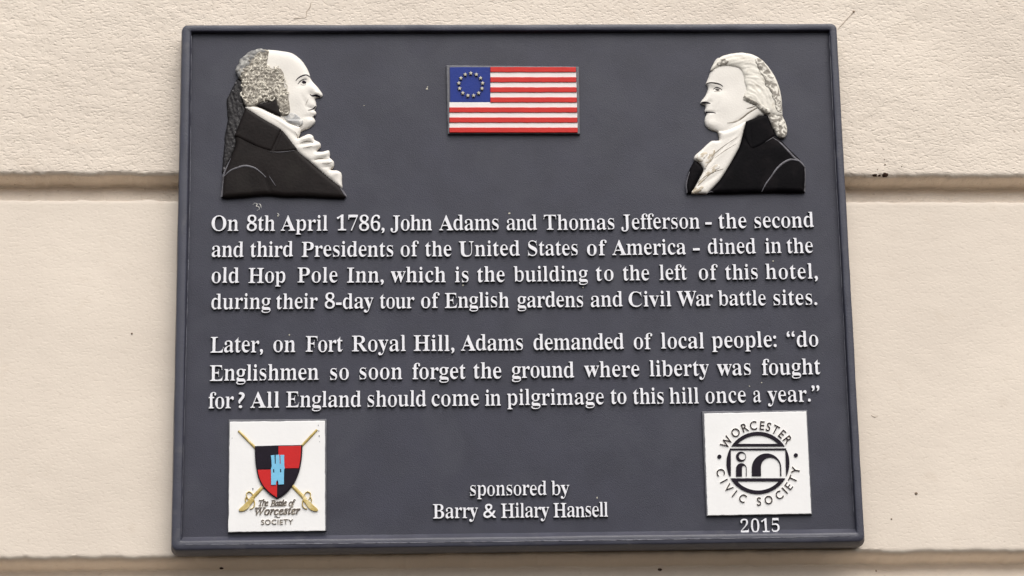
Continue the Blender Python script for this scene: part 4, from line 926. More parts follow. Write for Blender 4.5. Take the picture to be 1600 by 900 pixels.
def jag(pts, step, amp, seed):
    """subdivide straight edges and let them wander a little, as a cast and hand-painted edge does"""
    out = []
    n = len(pts)
    for i in range(n):
        a, b = Vector(pts[i]), Vector(pts[(i + 1) % n])
        k = max(1, int((b - a).length / step))
        t = (b - a).normalized()
        nn = Vector((-t.y, t.x))
        for j in range(k):
            p = a.lerp(b, j / k)
            q = amp * noise.noise(Vector((p.x * 160, p.y * 160, seed))) if j else 0
            out.append(tuple(p + nn * q))
    return out


flag = empty('flag_relief', parent=plaque)
FZ = Zoom(680, 80, 6.0, -0.003)
M_EDGE = paint('worn_glint_edge', (0.14, 0.14, 0.155, 1), 0.5, 0.4, 0.15, 90, 0.0003, 500)
plate('flag_frame', [jag(FZ.many([(104, 130), (1348, 142), (1358, 776), (118, 776)]), 0.004, 0.0003, 1)], ZF - 0.0004, -0.0034, 0.0009, M_EDGE, M_RIM, flag)
plate('flag_ground', [jag(FZ.many([(130, 150), (1326, 152), (1338, 772), (132, 772)]), 0.004, 0.0002, 2)], -0.0040, -0.0031, 0.0001, M_RIM, M_RIM, flag)
plate('canton', [jag(FZ.many([(138, 150), (515, 150), (518, 478), (140, 478)]), 0.004, 0.0002, 3)], -0.0040, -0.0026, 0.0003, M_BLUE, M_BLUE, flag)
for k in range(13):
    y0 = 152 + k * 47.2
    x0 = 517 if k < 7 else 133
    x1 = 1318 + k * 1.3
    h = 47 if k % 2 == 0 else 46.5
    if k % 2 == 0:
        plate('red_stripe', [jag(FZ.many([(x0, y0), (x1, y0), (x1 + 1, y0 + h), (x0, y0 + h)]), 0.004, 0.00025, k)], -0.0036, -0.0014, 0.0004, M_RED, M_RED, flag)
    else:
        # a white channel between two red ribs, its ends turned up
        plate('white_stripe', [jag(FZ.many([(x0, y0 - 3), (x1 + 2, y0 - 3), (x1 + 3, y0 + h + 3), (x0, y0 + h + 3)]), 0.004, 0.0002, k)], -0.0036, -0.0025, 0.0002, M_FLAGWHITE, M_FLAGWHITE, flag)
for k in range(13):
    a = math.radians(90 - k * 360 / 13)
    cx, cy = 333 + 112 * math.cos(a), 318 - 106 * math.sin(a)
    st = []
    for i in range(10):
        r = 21 if i % 2 == 0 else 11
        b = math.radians(90 + i * 36)
        st.append(FZ(cx + r * math.cos(b), cy - r * math.sin(b)))
    plate('star', [st], -0.0030, -0.0004, 0.0007, M_STAR, M_INK, flag)


# ------------------------------------------------------------------ reliefs
def edge_dist(loop):
    segs = [(Vector(a), Vector(b)) for a, b in zip(loop, loop[1:] + loop[:1])]

    def d(x, y):
        p = Vector((x, y))
        best = 9
        for a, b in segs:
            ab = b - a
            t = max(0, min(1, (p - a).dot(ab) / (ab.length_squared + 1e-18)))
            best = min(best, (p - a - ab * t).length)
        return best
    return d


def surf(loop, z, h, e, feats=None):
    """height of a relief: a rounded edge of width e rising h above z, plus features"""
    D = edge_dist(loop)

    def fn(x, y, d=None):
        if d is None:
            d = D(x, y)
        q = 1 - min(d / e, 1)
        v = z + h * math.sqrt(max(0, 1 - q * q))
        if feats:
            v += feats(x, y) * min(1, d / 0.004)
        return v
    return fn


def bumps(Z, items):
    """items: (x, y, radius x, radius y, angle, height) in crop units and mm"""
    loc = [(*Z(x, y), sx * Z.u, sy * Z.u, math.radians(a), h * 0.001) for x, y, sx, sy, a, h in items]
    return lambda x, y: sum(h * gauss(x, y, cx, cy, sx, sy, a) for cx, cy, sx, sy, a, h in loc)


def region(name, Z, pts, mat, parent, z, h, e, feats=None, hard=(), side=None, spacing=0.0012, jitter=0.0):
    loop = smooth_loop(Z.many(pts), spacing * 1.1, True, hard)
    if jitter:
        loop = [(x + jitter * noise.noise(Vector((x * 180, y * 180, 2))), y + jitter * noise.noise(Vector((x * 180, y * 180, 8)))) for x, y in loop]
    fn = surf(loop, z, h, e, feats)
    relief(name, loop, mat, parent, ZF - 0.0004, fn, spacing, side or mat)
    return fn


def curls(amp, k1, k2, seed):
    so = Vector((seed, seed * 2, 0))
    return lambda x, y: amp * (abs(noise.noise(Vector((x, y, 0)) * k1 + so)) * 1.6 - 0.5 + 0.5 * noise.noise(Vector((x, y, 0)) * k2 + so))


def add(*fs):
    return lambda x, y: sum(f(x, y) for f in fs)


# --- the bald man in a brown coat, facing right
A = Zoom(320, 60, 3.3346, -0.003)
pa = empty('portrait_relief', parent=plaque)
tag(pa, 'balding man with speckled side hair and brown-black coat facing right')
face_pts = [(318, 62), (345, 57), (400, 63), (455, 75), (500, 108), (530, 150), (546, 185), (549, 203), (563, 225), (588, 252), (611, 284), (613, 296), (604, 303), (585, 306), (573, 312), (578, 330), (581, 350), (573, 364), (570, 370), (580, 384), (577, 398), (567, 408), (575, 428), (566, 445), (545, 462), (515, 474), (498, 480), (470, 470), (430, 458), (380, 420), (340, 390), (270, 350), (250, 250), (260, 120)]
ff = bumps(A, [(520, 232, 26, 15, 20, -1.0), (535, 200, 18, 9, -10, 0.7), (575, 265, 16, 22, 40, 1.4), (585, 288, 14, 9, 0, 0.8), (548, 290, 9, 9, 0, -0.6), (470, 300, 42, 40, 0, 0.8), (560, 340, 14, 14, 0, 0.5), (566, 384, 13, 9, 0, 0.6), (560, 366, 22, 4, -20, -0.7), (540, 408, 20, 6, 0, -0.5), (548, 438, 20, 16, 0, 0.8), (520, 330, 8, 30, 25, -0.5), (430, 130, 60, 50, 0, 0.7), (470, 440, 50, 12, 25, -0.3)])
hA = region('head', A, face_pts, M_FLESH, pa, -0.0054, 0.0030, 0.010, ff)
region('queue', A, [(172, 205), (200, 230), (205, 300), (208, 350), (215, 372), (200, 430), (180, 520), (150, 590), (118, 660), (98, 700), (88, 690), (97, 590), (104, 500), (118, 420), (112, 330), (130, 280), (150, 240)], M_QUEUE, pa, -0.0062, 0.0022, 0.004, lambda x, y: 0.0010 * noise.noise(Vector((x * 420 + y * 110, y * 60, 3))) + 0.0005 * noise.noise(Vector((x * 300, y * 300, 7))), side=M_EDGE, jitter=0.0008)
region('neck_band', A, [(268, 350), (300, 338), (335, 330), (368, 322), (385, 350), (396, 405), (380, 402), (340, 385), (300, 366)], M_COAT_A, pa, -0.0022, 0.0014, 0.004)
crav = [(213, 366), (235, 352), (262, 354), (300, 366), (345, 388), (395, 412), (430, 436), (462, 450), (492, 458), (500, 478), (494, 500), (487, 520), (515, 508), (540, 498), (562, 506), (572, 528), (598, 542), (604, 560), (590, 575), (582, 588), (612, 590), (645, 583), (652, 605), (650, 620), (672, 642), (670, 668), (655, 685), (690, 688), (712, 704), (714, 745), (712, 780), (650, 735), (560, 655), (480, 590), (400, 490), (300, 428)]
cf = bumps(A, [(545, 522, 34, 9, 12, 1.3), (545, 546, 34, 5, 12, -1.2), (560, 565, 40, 8, 8, 1.2), (620, 605, 34, 9, 14, 1.3), (610, 630, 38, 5, 8, -1.2), (640, 648, 30, 8, 8, 1.1), (655, 672, 26, 4, 4, -1.0), (685, 705, 26, 10, 40, 1.0), (470, 505, 10, 34, 40, -0.7), (440, 470, 60, 6, -38, 0.7), (350, 400, 70, 5, -32, -0.5)])
fC = region('cravat', A, crav, M_FLESH, pa, -0.0036, 0.0030, 0.005, cf, side=M_BEIGE)
for pts, wd in (([(497, 549), (520, 541), (545, 539), (566, 546)], [1, 5, 3]), ([(512, 575), (535, 572), (560, 566)], [1, 4, 1]), ([(570, 634), (600, 628), (635, 630), (648, 624)], [1, 6, 2]), ([(612, 655), (640, 657), (664, 648)], [1, 4, 1]), ([(470, 488), (482, 508), (486, 530)], [1, 4, 1])):
    strip_mesh('cravat_fold', smooth_loop(A.many(pts), 0.001, False), [w_ * A.u for w_ in wd], M_BROWNLINE, pa, fC, 0.0003)
coat = [(215, 364), (255, 388), (300, 416), (352, 446), (400, 474), (440, 522), (482, 576), (540, 632), (600, 684), (650, 726), (712, 776), (736, 822), (728, 834), (640, 832), (520, 826), (420, 826), (320, 818), (200, 828), (110, 834), (86, 828), (90, 760), (100, 700), (130, 630), (158, 560), (156, 510), (178, 450), (198, 400)]
hf = bumps(A, [(170, 780, 60, 70, 0, 1.0), (420, 740, 120, 60, -30, 0.6), (270, 640, 80, 40, -10, 0.4), (330, 770, 10, 60, 20, -0.5)])
hcA = region('coat', A, coat, M_COAT_A, pa, -0.0046, 0.0040, 0.006, hf, hard=(0, 11, 12, 19), side=M_RIM)
colr = [(215, 364), (255, 388), (300, 416), (352, 446), (402, 474), (392, 505), (375, 540), (350, 594), (330, 590), (290, 578), (240, 556), (200, 536), (154, 512), (178, 450), (198, 400)]
fk = region('collar', A, colr, M_COAT_A, pa, -0.0020, 0.0024, 0.004, bumps(A, [(280, 480, 70, 50, -30, 0.5)]), hard=(0, 4, 7, 12), side=M_INK)
lap = [(402, 474), (440, 524), (488, 582), (455, 590), (420, 594), (380, 596), (352, 596), (375, 545)]
region('lapel', A, lap, M_COAT_A, pa, -0.0018, 0.0017, 0.003, None, hard=(0, 2, 6), side=M_INK)
for pts, wd in (([(104, 718), (135, 692), (175, 676), (212, 668), (258, 678), (290, 700), (320, 728)], [5, 11, 13, 8, 4]), ([(92, 770), (98, 715), (112, 675), (135, 625)], [6, 10, 8, 3]), ([(335, 720), (355, 750), (372, 775)], [2, 5, 1]), ([(340, 596), (400, 596), (470, 588)], [2, 5, 2]), ([(706, 778), (722, 800), (736, 824)], [8, 12, 8]), ([(88, 826), (90, 800), (92, 770)], [10, 10, 6])):
    strip_mesh('coat_seam', smooth_loop(A.many(pts), 0.001, False), [w_ * A.u for w_ in wd], M_SEAM, pa, hcA, 0.0006)
hair = [(332, 64), (290, 60), (250, 64), (215, 88), (185, 120), (166, 150), (165, 182), (185, 215), (194, 250), (192, 290), (204, 335), (220, 358), (248, 358), (275, 347), (305, 334), (335, 330), (364, 320), (376, 345), (386, 372), (398, 402), (425, 404), (444, 384), (443, 350), (440, 320), (432, 285), (418, 255), (414, 225), (413, 190), (400, 165), (370, 156), (340, 158), (322, 148), (326, 110)]
fH = region('hair', A, hair, M_HAIR_A, pa, -0.0022, 0.0026, 0.006, curls(0.0016, 260, 480, 1), jitter=0.0012, side=M_HAIR_EDGE)


def curl_mesh(name, Z, poly, fn, mat, parent, count, seed, rlo, rhi):
    """many short curled locks lying on a head of hair, cast as one piece with it"""
    rd = random.Random(seed)
    xs, ys = [p[0] for p in poly], [p[1] for p in poly]
    verts, faces = [], []
    made = 0
    while made < count:
        x, y = rd.uniform(min(xs), max(xs)), rd.uniform(min(ys), max(ys))
        ins = False
        for (ax, ay), (bx, by) in zip(poly, poly[1:] + poly[:1]):
            if (ay > y) != (by > y) and x < (bx - ax) * (y - ay) / (by - ay) + ax:
                ins = not ins
        if not ins:
            continue
        made += 1
        r, a0, sp = rd.uniform(rlo, rhi), rd.uniform(0, 6.28), rd.uniform(2.4, 4.6) * rd.choice((1, -1))
        wd = rd.uniform(5.0, 8.5) * Z.u
        pts = []
        for i in range(9):
            rr_ = r * (1 - 0.45 * i / 8)
            pts.append(Vector(Z(x + rr_ * math.cos(a0 + sp * i / 8), y + rr_ * math.sin(a0 + sp * i / 8))))
        o = len(verts)
        for i, p in enumerate(pts):
            t = (pts[min(i + 1, 8)] - pts[max(i - 1, 0)]).normalized()
            nn = Vector((-t.y, t.x))
            k = wd * (0.35 + 0.65 * math.sin(math.pi * (i + 0.6) / 9.2))
            for j, hh in ((-1, -0.4), (0, 1), (1, -0.4)):
                q = p + nn * (k / 2 * j)
                verts.append((q.x, q.y, fn(q.x, q.y, 0.004) + 0.0006 * hh))
        for i in range(8):
            for j in range(2):
                a = o + i * 3 + j
                f_ = (a, a + 3, a + 4, a + 1)
                va, vb, vc = verts[f_[0]], verts[f_[1]], verts[f_[2]]
                ar = (vb[0] - va[0]) * (vc[1] - va[1]) - (vb[1] - va[1]) * (vc[0] - va[0])
                faces.append(f_ if ar > 0 else f_[::-1])
    return mesh_obj(name, verts, faces, mat, parent, smooth=True)


curl_mesh('hair_curls', A, [(325, 72), (290, 75), (240, 110), (205, 150), (195, 200), (198, 290), (212, 345), (240, 352), (300, 328), (365, 315), (392, 360), (404, 400), (430, 395), (442, 370), (436, 315), (424, 262), (416, 210), (408, 170), (360, 158), (330, 155), (322, 120)], fH, M_CURL, pa, 165, 5, 9, 17)
wornp = [(300, 58), (250, 62), (212, 88), (182, 120), (164, 152), (163, 182), (186, 205), (206, 190), (212, 160), (238, 145), (256, 112), (290, 86), (325, 80), (328, 66)]
region('worn_patch', A, wornp, M_HAIR_EDGE, pa, -0.0020, 0.0030, 0.005, curls(0.0010, 150, 330, 5), jitter=0.0016)
wl = smooth_loop(A.many([(412, 408), (432, 394), (455, 388), (478, 398), (500, 415), (512, 432), (508, 452), (488, 462), (462, 452), (436, 436)]), 0.0012, True)
wl = [(x + 0.0010 * noise.noise(Vector((x * 250, y * 250, 2))), y + 0.0010 * noise.noise(Vector((x * 250, y * 250, 8)))) for x, y in wl]
relief('paint_wash', wl, M_WASH, pa, -0.006, lambda x, y, d: max(hA(x, y), fC(x, y) if y < A(0, 430)[1] else -1) + 0.0002, 0.0012)
for nm, pts, wd in (('eyebrow', [(474, 222), (488, 207), (508, 196), (530, 191), (547, 199)], [3, 8, 9, 6]), ('eyelid', [(484, 240), (498, 223), (515, 213), (532, 211)], [2, 6, 5, 3]), ('eye', [(508, 224), (517, 228), (528, 230)], [15, 21, 11]), ('eyelid', [(500, 241), (515, 243), (528, 240)], [1, 3, 1]), ('nostril', [(548, 291), (560, 299), (580, 297), (602, 303)], [3, 9, 11, 5]), ('lip_line', [(538, 374), (552, 372), (566, 364), (577, 352)], [2, 7, 7, 4]), ('lip_line', [(560, 408), (570, 404), (576, 394)], [2, 6, 3]), ('face_crease', [(540, 318), (530, 335), (526, 350)], [1, 3, 1])):
    strip_mesh(nm, smooth_loop(A.many(pts), 0.0008, False), [w_ * A.u for w_ in wd], M_INK if nm != 'face_crease' else M_BROWNLINE, pa, hA, 0.0004)

# --- the man with tied cream hair and a black coat, facing left
J = Zoom(1040, 70, 3.6, -0.003)
pj = empty('portrait_relief', parent=plaque)
tag(pj, 'man with swept cream hair tied behind and black coat facing left')
face_pts = [(300, 70), (262, 125), (252, 150), (243, 178), (232, 204), (228, 218), (239, 232), (236, 258), (222, 288), (200, 316), (198, 326), (212, 333), (224, 338), (226, 352), (221, 370), (230, 382), (231, 392), (224, 404), (221, 430), (230, 456), (255, 474), (285, 484), (300, 492), (330, 505), (400, 490), (460, 445), (520, 400), (560, 390), (560, 300), (520, 150), (420, 80)]
ff = bumps(J, [(290, 252, 26, 14, -5, -0.9), (255, 222, 22, 9, -10, 0.7), (225, 300, 12, 26, -28, 1.3), (212, 324, 14, 8, 0, 0.8), (252, 322, 8, 8, 0, -0.6), (330, 330, 44, 46, 0, 0.8), (236, 364, 12, 12, 0, 0.5), (250, 380, 26, 4, 0, -0.7), (240, 398, 14, 8, 0, 0.5), (250, 446, 26, 20, 0, 0.8), (330, 160, 60, 40, 0, 0.6), (420, 420, 80, 8, 34, -0.6), (290, 350, 6, 28, -20, -0.4)])
hJ = region('head', J, face_pts, M_FLESH, pj, -0.0052, 0.0031, 0.010, ff)
crav = [(298, 488), (340, 480), (400, 455), (452, 432), (440, 480), (430, 520), (412, 580), (380, 640), (350, 692), (300, 768), (232, 838), (145, 836), (170, 790), (200, 735), (214, 705), (205, 682), (190, 664), (162, 645), (166, 622), (200, 592), (238, 556), (262, 540), (300, 537), (302, 515)]
cf = bumps(J, [(225, 600, 12, 40, -35, -0.6), (330, 590, 12, 80, -42, 0.7), (300, 610, 6, 90, -42, -0.7), (370, 560, 6, 60, -48, -0.5), (190, 630, 20, 20, 0, 0.7), (250, 760, 60, 8, 33, -0.6), (360, 500, 60, 10, 20, 0.5)])
fC = region('cravat', J, crav, M_FLESH, pj, -0.0036, 0.0028, 0.005, cf, hard=(10, 11), side=M_BEIGE)
for pts in ([(215, 690), (228, 650), (250, 610), (272, 590), (276, 612), (262, 650), (240, 672), (222, 702)], [(178, 795), (205, 755), (232, 722), (262, 690), (295, 676), (302, 694), (270, 720), (232, 748), (205, 775)], [(148, 834), (165, 805), (195, 798), (212, 805), (195, 826), (178, 836)], [(168, 640), (190, 618), (225, 606), (232, 620), (212, 645), (200, 660)]):
    loop = smooth_loop(J.many(pts), 0.0012, True)
    loop = [(x + 0.0008 * noise.noise(Vector((x * 250, y * 250, 2))), y + 0.0008 * noise.noise(Vector((x * 250, y * 250, 8)))) for x, y in loop]
    relief('paint_wash', loop, M_BEIGE, pj, -0.006, (lambda fn: lambda x, y, d: fn(x, y) + 0.0002)(fC), 0.0012)
for pts, wd in (([(180, 778), (220, 745), (270, 718), (325, 700)], [2, 7, 6, 2]), ([(225, 690), (265, 625), (330, 570), (405, 520)], [2, 5, 4, 1]), ([(275, 640), (330, 600), (395, 560)], [1, 4, 1])):
    strip_mesh('cravat_fold', smooth_loop(J.many(pts), 0.001, False), [w_ * J.u for w_ in wd], M_BROWNLINE, pj, fC, 0.0003)
coat = [(452, 432), (490, 418), (540, 402), (572, 398), (584, 430), (602, 478), (614, 512), (645, 532), (700, 588), (762, 648), (786, 690), (790, 760), (784, 832), (700, 834), (600, 832), (420, 836), (300, 838), (234, 836), (292, 778), (350, 692), (382, 640), (414, 580), (432, 520), (442, 480)]
hf = bumps(J, [(670, 760, 70, 70, 0, 1.1), (420, 740, 90, 70, 30, 0.6), (640, 600, 50, 30, -40, 0.6), (545, 760, 10, 60, -20, -0.5)])
hcJ = region('coat', J, coat, M_COAT_J, pj, -0.0046, 0.0040, 0.006, hf, hard=(0, 3, 12, 17), side=M_EDGE)
colr = [(452, 432), (490, 418), (540, 402), (572, 398), (584, 430), (602, 478), (614, 512), (590, 536), (555, 560), (520, 580), (482, 590), (455, 560), (440, 520), (442, 480)]
region('collar', J, colr, M_COAT_J, pj, -0.0020, 0.0022, 0.004, bumps(J, [(478, 520, 5, 60, 0, -0.6)]), hard=(0, 3, 6), side=M_INK)
hl = region('coat_front', J, [(164, 650), (188, 668), (208, 696), (206, 722), (180, 770), (142, 838), (118, 836), (113, 780), (130, 712), (148, 675)], M_COAT_J, pj, -0.0046, 0.0036, 0.005, None, hard=(5, 6), side=M_EDGE)
for pts, wd, fn in (([(604, 528), (640, 552), (680, 590), (722, 636), (760, 662), (784, 690)], [4, 12, 14, 14, 10], hcJ), ([(540, 828), (562, 786), (592, 745), (620, 705), (655, 672), (700, 650), (748, 656)], [4, 8, 9, 12, 13, 8], hcJ), ([(560, 552), (585, 536), (608, 522)], [2, 5, 3], hcJ), ([(784, 694), (786, 760), (782, 826)], [8, 8, 10], hcJ), ([(120, 834), (116, 780), (134, 715)], [6, 8, 4], hl), ([(240, 832), (255, 828), (268, 832)], [4, 6, 3], hcJ)):
    strip_mesh('coat_seam', smooth_loop(J.many(pts), 0.001, False), [w_ * J.u for w_ in wd], M_SEAM, pj, fn, 0.0005)
region('queue', J, [(572, 385), (600, 378), (640, 380), (658, 400), (672, 430), (684, 470), (680, 510), (660, 526), (632, 516), (612, 485), (590, 440)], M_HAIR_JW, pj, -0.0034, 0.0030, 0.005, curls(0.0008, 160, 300, 4), side=M_EDGE, jitter=0.0006)
hair = [(252, 148), (262, 118), (285, 88), (315, 66), (370, 50), (440, 46), (500, 60), (555, 98), (602, 160), (636, 230), (651, 300), (656, 380), (652, 402), (625, 408), (596, 396), (570, 395), (548, 385), (525, 365), (505, 345), (480, 330), (455, 318), (432, 312), (440, 280), (452, 250), (440, 215), (436, 180), (425, 150), (400, 132), (350, 124), (300, 128), (270, 142)]
EX, EY = J(455, 330)


def hs(x, y):
    """combed strands that run round the head"""
    r, th = math.hypot(x - EX, y - EY), math.atan2(y - EY, x - EX)
    r += 0.002 * noise.noise(Vector((x * 60, y * 60, 1)))
    return 0.0007 * noise.noise(Vector((r * 330, th * 2.2, 4))) + 0.0004 * noise.noise(Vector((r * 700, th * 3, 9)))
fH = region('hair', J, hair, M_HAIR_J, pj, -0.0028, 0.0034, 0.007, add(hs, curls(0.0002, 140, 320, 2)), side=M_EDGE, jitter=0.0004)
for pts in ([(496, 86), (530, 84), (570, 128), (610, 200), (636, 265), (650, 340), (650, 385), (622, 372), (606, 320), (585, 262), (560, 230), (548, 190), (520, 150), (512, 115)], [(286, 116), (300, 96), (330, 84), (352, 96), (340, 112), (310, 120)], [(432, 308), (440, 290), (470, 306), (510, 328), (545, 346), (580, 368), (590, 392), (560, 388), (530, 366), (500, 342), (470, 328)]):
    loop = smooth_loop(J.many(pts), 0.0012, True)
    loop = [(x + 0.0014 * noise.noise(Vector((x * 250, y * 250, 2))), y + 0.0014 * noise.noise(Vector((x * 250, y * 250, 8)))) for x, y in loop]
    relief('worn_patch', loop, M_HAIR_JW, pj, -0.006, (lambda fn: lambda x, y, d: fn(x, y) + 0.00025)(fH), 0.0012)
for nm, pts, wd, mt in (('eyebrow', [(230, 218), (250, 214), (280, 218), (305, 224), (322, 236)], [4, 9, 11, 9, 4], M_BROW), ('eyelid', [(268, 250), (285, 241), (305, 246), (318, 256)], [2, 7, 7, 2], M_INK), ('eye', [(280, 252), (292, 254), (302, 254)], [8, 14, 8], M_BROW), ('eyelid', [(272, 262), (290, 264), (308, 260)], [1, 3, 1], M_BROWNLINE), ('nostril', [(202, 324), (218, 326), (236, 327), (252, 331)], [5, 10, 11, 5], M_INK), ('lip_line', [(226, 378), (245, 380), (265, 381), (282, 386)], [8, 10, 9, 3], M_INK), ('jaw_line', [(346, 441), (375, 437), (405, 427), (435, 408), (462, 386), (490, 368), (520, 352)], [2, 9, 10, 9, 10, 6], M_BROWNLINE), ('jaw_line', [(455, 360), (480, 354), (505, 346)], [2, 8, 4], M_BROWNLINE)):
    strip_mesh(nm, smooth_loop(J.many(pts), 0.0008, False), [w_ * J.u for w_ in wd], mt, pj, hJ, 0.0004)

# ------------------------------------------------------------------ the badge with shield and crossed swords
ZB = -0.0022
E = Zoom(340, 640, 4.5, ZB)
be = empty('badge', parent=plaque)
tag(be, 'white badge with red and black shield over crossed golden swords')
plate('badge_back', [jag(E.many([(76, 68), (766, 64), (764, 850), (70, 866)]), 0.005, 0.0004, 21)], ZF - 0.0004, -0.0040, 0.0008, M_EDGE, M_RIM, be)
plate('badge_face', [jag(E.many([(85, 86), (755, 78), (756, 852), (75, 862)]), 0.004, 0.0005, 22)], -0.0045, ZB, 0.0006, M_BADGE, M_BADGE, be)
ZS = ZB + 0.0022
shield = [(262, 258), (345, 256), (430, 253), (515, 252), (597, 250), (596, 300), (590, 360), (576, 430), (556, 484), (530, 532), (492, 580), (455, 610), (418, 630), (380, 606), (345, 575), (315, 540), (290, 490), (275, 430), (265, 350)]


def sub_poly(poly, keep):
    """clip by a half plane list (px, py, nx, ny): keep where (p - q).n >= 0"""
    for (qx, qy, nx_, ny_) in keep:
        out = []
        for (a, b) in zip(poly, poly[1:] + poly[:1]):
            da, db = (a[0] - qx) * nx_ + (a[1] - qy) * ny_, (b[0] - qx) * nx_ + (b[1] - qy) * ny_
            if da >= 0:
                out.append(a)
            if (da >= 0) != (db >= 0):
                t = da / (da - db)
                out.append((a[0] + (b[0] - a[0]) * t, a[1] + (b[1] - a[1]) * t))
        poly = out
    return poly


sm = smooth_loop(shield, 8, True, (0, 4, 12))
inner = smooth_loop([(428 + (x - 428) * 0.945, 400 + (y - 400) * 0.955) for x, y in shield], 8, True, (0, 4, 12))
for s in (1, -1):
    # sword: blade, hilt bar, curled guard
    X = (lambda s: lambda x, y: E(428 + s * (x - 428), y))(s)
    tip, hil = ((147, 150), (618, 632)) if s == 1 else ((156, 142), (632, 644))
    ln = [X(*tip), X((tip[0] + hil[0]) / 2, (tip[1] + hil[1]) / 2 - 2), X(*hil)]
    wd = [17 * E.u, 22 * E.u, 28 * E.u]
    flat_ = lambda x, y: ZB + 0.0004
    strip_mesh('sword_blade', smooth_loop(ln, 0.0015, False), wd, M_GOLD, be, flat_, 0.0012)
    grip = [(604, 622), (640, 640), (674, 672), (704, 700), (701, 716), (668, 713), (640, 694), (618, 664), (600, 640)]
    plate('sword_hilt', [smooth_loop([X(*p) for p in grip], 0.001, True)], ZB - 0.0004, ZB + 0.0018, 0.0006, M_GOLD, M_GOLD, be)
    for pts in ([(606, 622), (612, 594), (632, 578), (652, 590), (650, 615), (638, 634)], [(598, 640), (596, 668), (606, 690), (628, 700)], [(652, 612), (660, 630), (658, 650)]):
        strip_mesh('sword_guard', smooth_loop([X(*p) for p in pts], 0.001, False), [7 * E.u, 10 * E.u, 7 * E.u], M_GOLD, be, flat_, 0.0014)
plate('shield', [[E(*p) for p in sm]], ZB - 0.0004, ZS, 0.0003, M_INK, M_INK, be)
qs = {(0, 0): M_INK, (1, 0): M_SHIELD_RED, (0, 1): M_SHIELD_RED, (1, 1): M_INK}
for (i, j), mt in qs.items():
    nx_, ny_ = (1, 0.012) if i else (-1, -0.012), (0.02, 1) if j else (-0.02, -1)
    g = 3
    poly = sub_poly(inner, [(424 + (g if i else -g), 420, *nx_), (424, 420 + (g if j else -g), *ny_)])
    plate('shield_quarter', [[E(*p) for p in poly]], ZS - 0.0004, ZS + 0.0006, 0.0002, mt, M_EDGE, be)
tower = [(425 + (x - 425) * 0.9, y) for x, y in [(373, 532), (372, 420), (378, 400), (374, 346), (370, 326), (398, 322), (400, 336), (402, 384), (409, 384), (408, 334), (408, 322), (437, 321), (438, 334), (441, 384), (447, 384), (445, 334), (444, 322), (476, 322), (474, 345), (476, 400), (480, 416), (474, 425), (472, 528), (430, 531), (429, 512), (421, 498), (412, 512), (411, 532)]]
win = [[(392, 422), (400, 422), (400, 446), (392, 446)], [(441, 421), (449, 421), (449, 445), (441, 445)]]
plate('tower_back', [[E(*p) for p in tower]], ZS, ZS + 0.0012, 0.00002, M_INK, M_INK, be)
plate('tower', [[E(*p) for p in tower]] + [[E(*p) for p in w_] for w_ in win], ZS - 0.0002, ZS + 0.0016, 0.0001, M_SKYBLUE, M_INK, be)


def small_text(name, text, font, Z, x0, x1, yb0, yb1, capz, capf, mat, parent, z0, z1, off):
    p0, p1 = Z(x0, yb0), Z(x1, yb1)
    L = math.hypot(p1[0] - p0[0], p1[1] - p0[1])
    ang = math.atan2(p1[1] - p0[1], p1[0] - p0[0])
    return letters(name, word_loops(text, font, capz * Z.u / capf, 0, L, p0, ang, 3, -off, -off), z0, z1, 0.0001, 0.0001, mat, M_BEIGE, parent)


M_SCRIPT = paint('script_ink', (0.11, 0.09, 0.075, 1), 0.5, 0.4, 0.2, 200, 0.0002, 500, (0.30, 0.26, 0.20, 1), (0.56, 0.66), 260)
for t, x0, x1, b0, b1, cz, off in (('The', 290, 356, 676, 676, 40, 0.0001), ('Battle', 372, 486, 678, 676, 40, 0.0001), ('of', 502, 548, 676, 674, 40, 0.0001), ('Worcester', 266, 580, 740, 734, 50, 0.0002)):
    small_text('script_word', t, 'italic', E, x0, x1, b0, b1, cz, 0.68, M_SCRIPT, be, ZB - 0.0002, ZB + 0.0011, off)
small_text('society_word', 'SOCIETY', 'sans', E, 306, 530, 808, 806, 34, 0.68, M_SCRIPT, be, ZB - 0.0002, ZB + 0.0011, -0.0001)
strip_mesh('flourish', smooth_loop(E.many([(398, 756), (412, 752), (425, 758), (440, 754)]), 0.0008, False), [2 * E.u, 8 * E.u, 3 * E.u], M_SCRIPT, be, lambda x, y: ZB + 0.0002, 0.0008)
strip_mesh('flourish', smooth_loop(E.many([(300, 712), (280, 692), (264, 700), (270, 716)]), 0.0008, False), [2 * E.u, 5 * E.u, 3 * E.u], M_SCRIPT, be, lambda x, y: ZB + 0.0002, 0.0008)
for px, py, r in ((248, 558, 7), (712, 150, 5), (714, 186, 6), (708, 110, 4), (718, 225, 3), (102, 200, 3)):
    x, y = E(px, py)
    plate('paint_chip', [[(x + r * E.u * math.cos(a) * 0.6, y + r * E.u * math.sin(a) * (1.3 + 0.5 * math.sin(3 * a))) for a in [k * math.pi / 5 for k in range(10)]]], ZB - 0.0002, ZB + 0.0002, 0.00005, M_EDGE, None, be)

# ------------------------------------------------------------------ the badge with the round civic emblem
C = Zoom(1080, 630, 4.09, ZB)
bc = empty('badge', parent=plaque)
tag(bc, 'white badge with black round arch emblem ringed by lettering')
plate('badge_back', [jag(C.many([(70, 50), (744, 42), (776, 712), (98, 722)]), 0.005, 0.0004, 31)], ZF - 0.0004, -0.0040, 0.0008, M_EDGE, M_RIM, bc)
plate('badge_face', [jag(C.many([(82, 66), (736, 52), (768, 706), (104, 718)]), 0.004, 0.0005, 32)], -0.0045, ZB, 0.0006, M_BADGE, M_BADGE, bc)
CX, CY, RX, RY = 426, 382, 201, 199


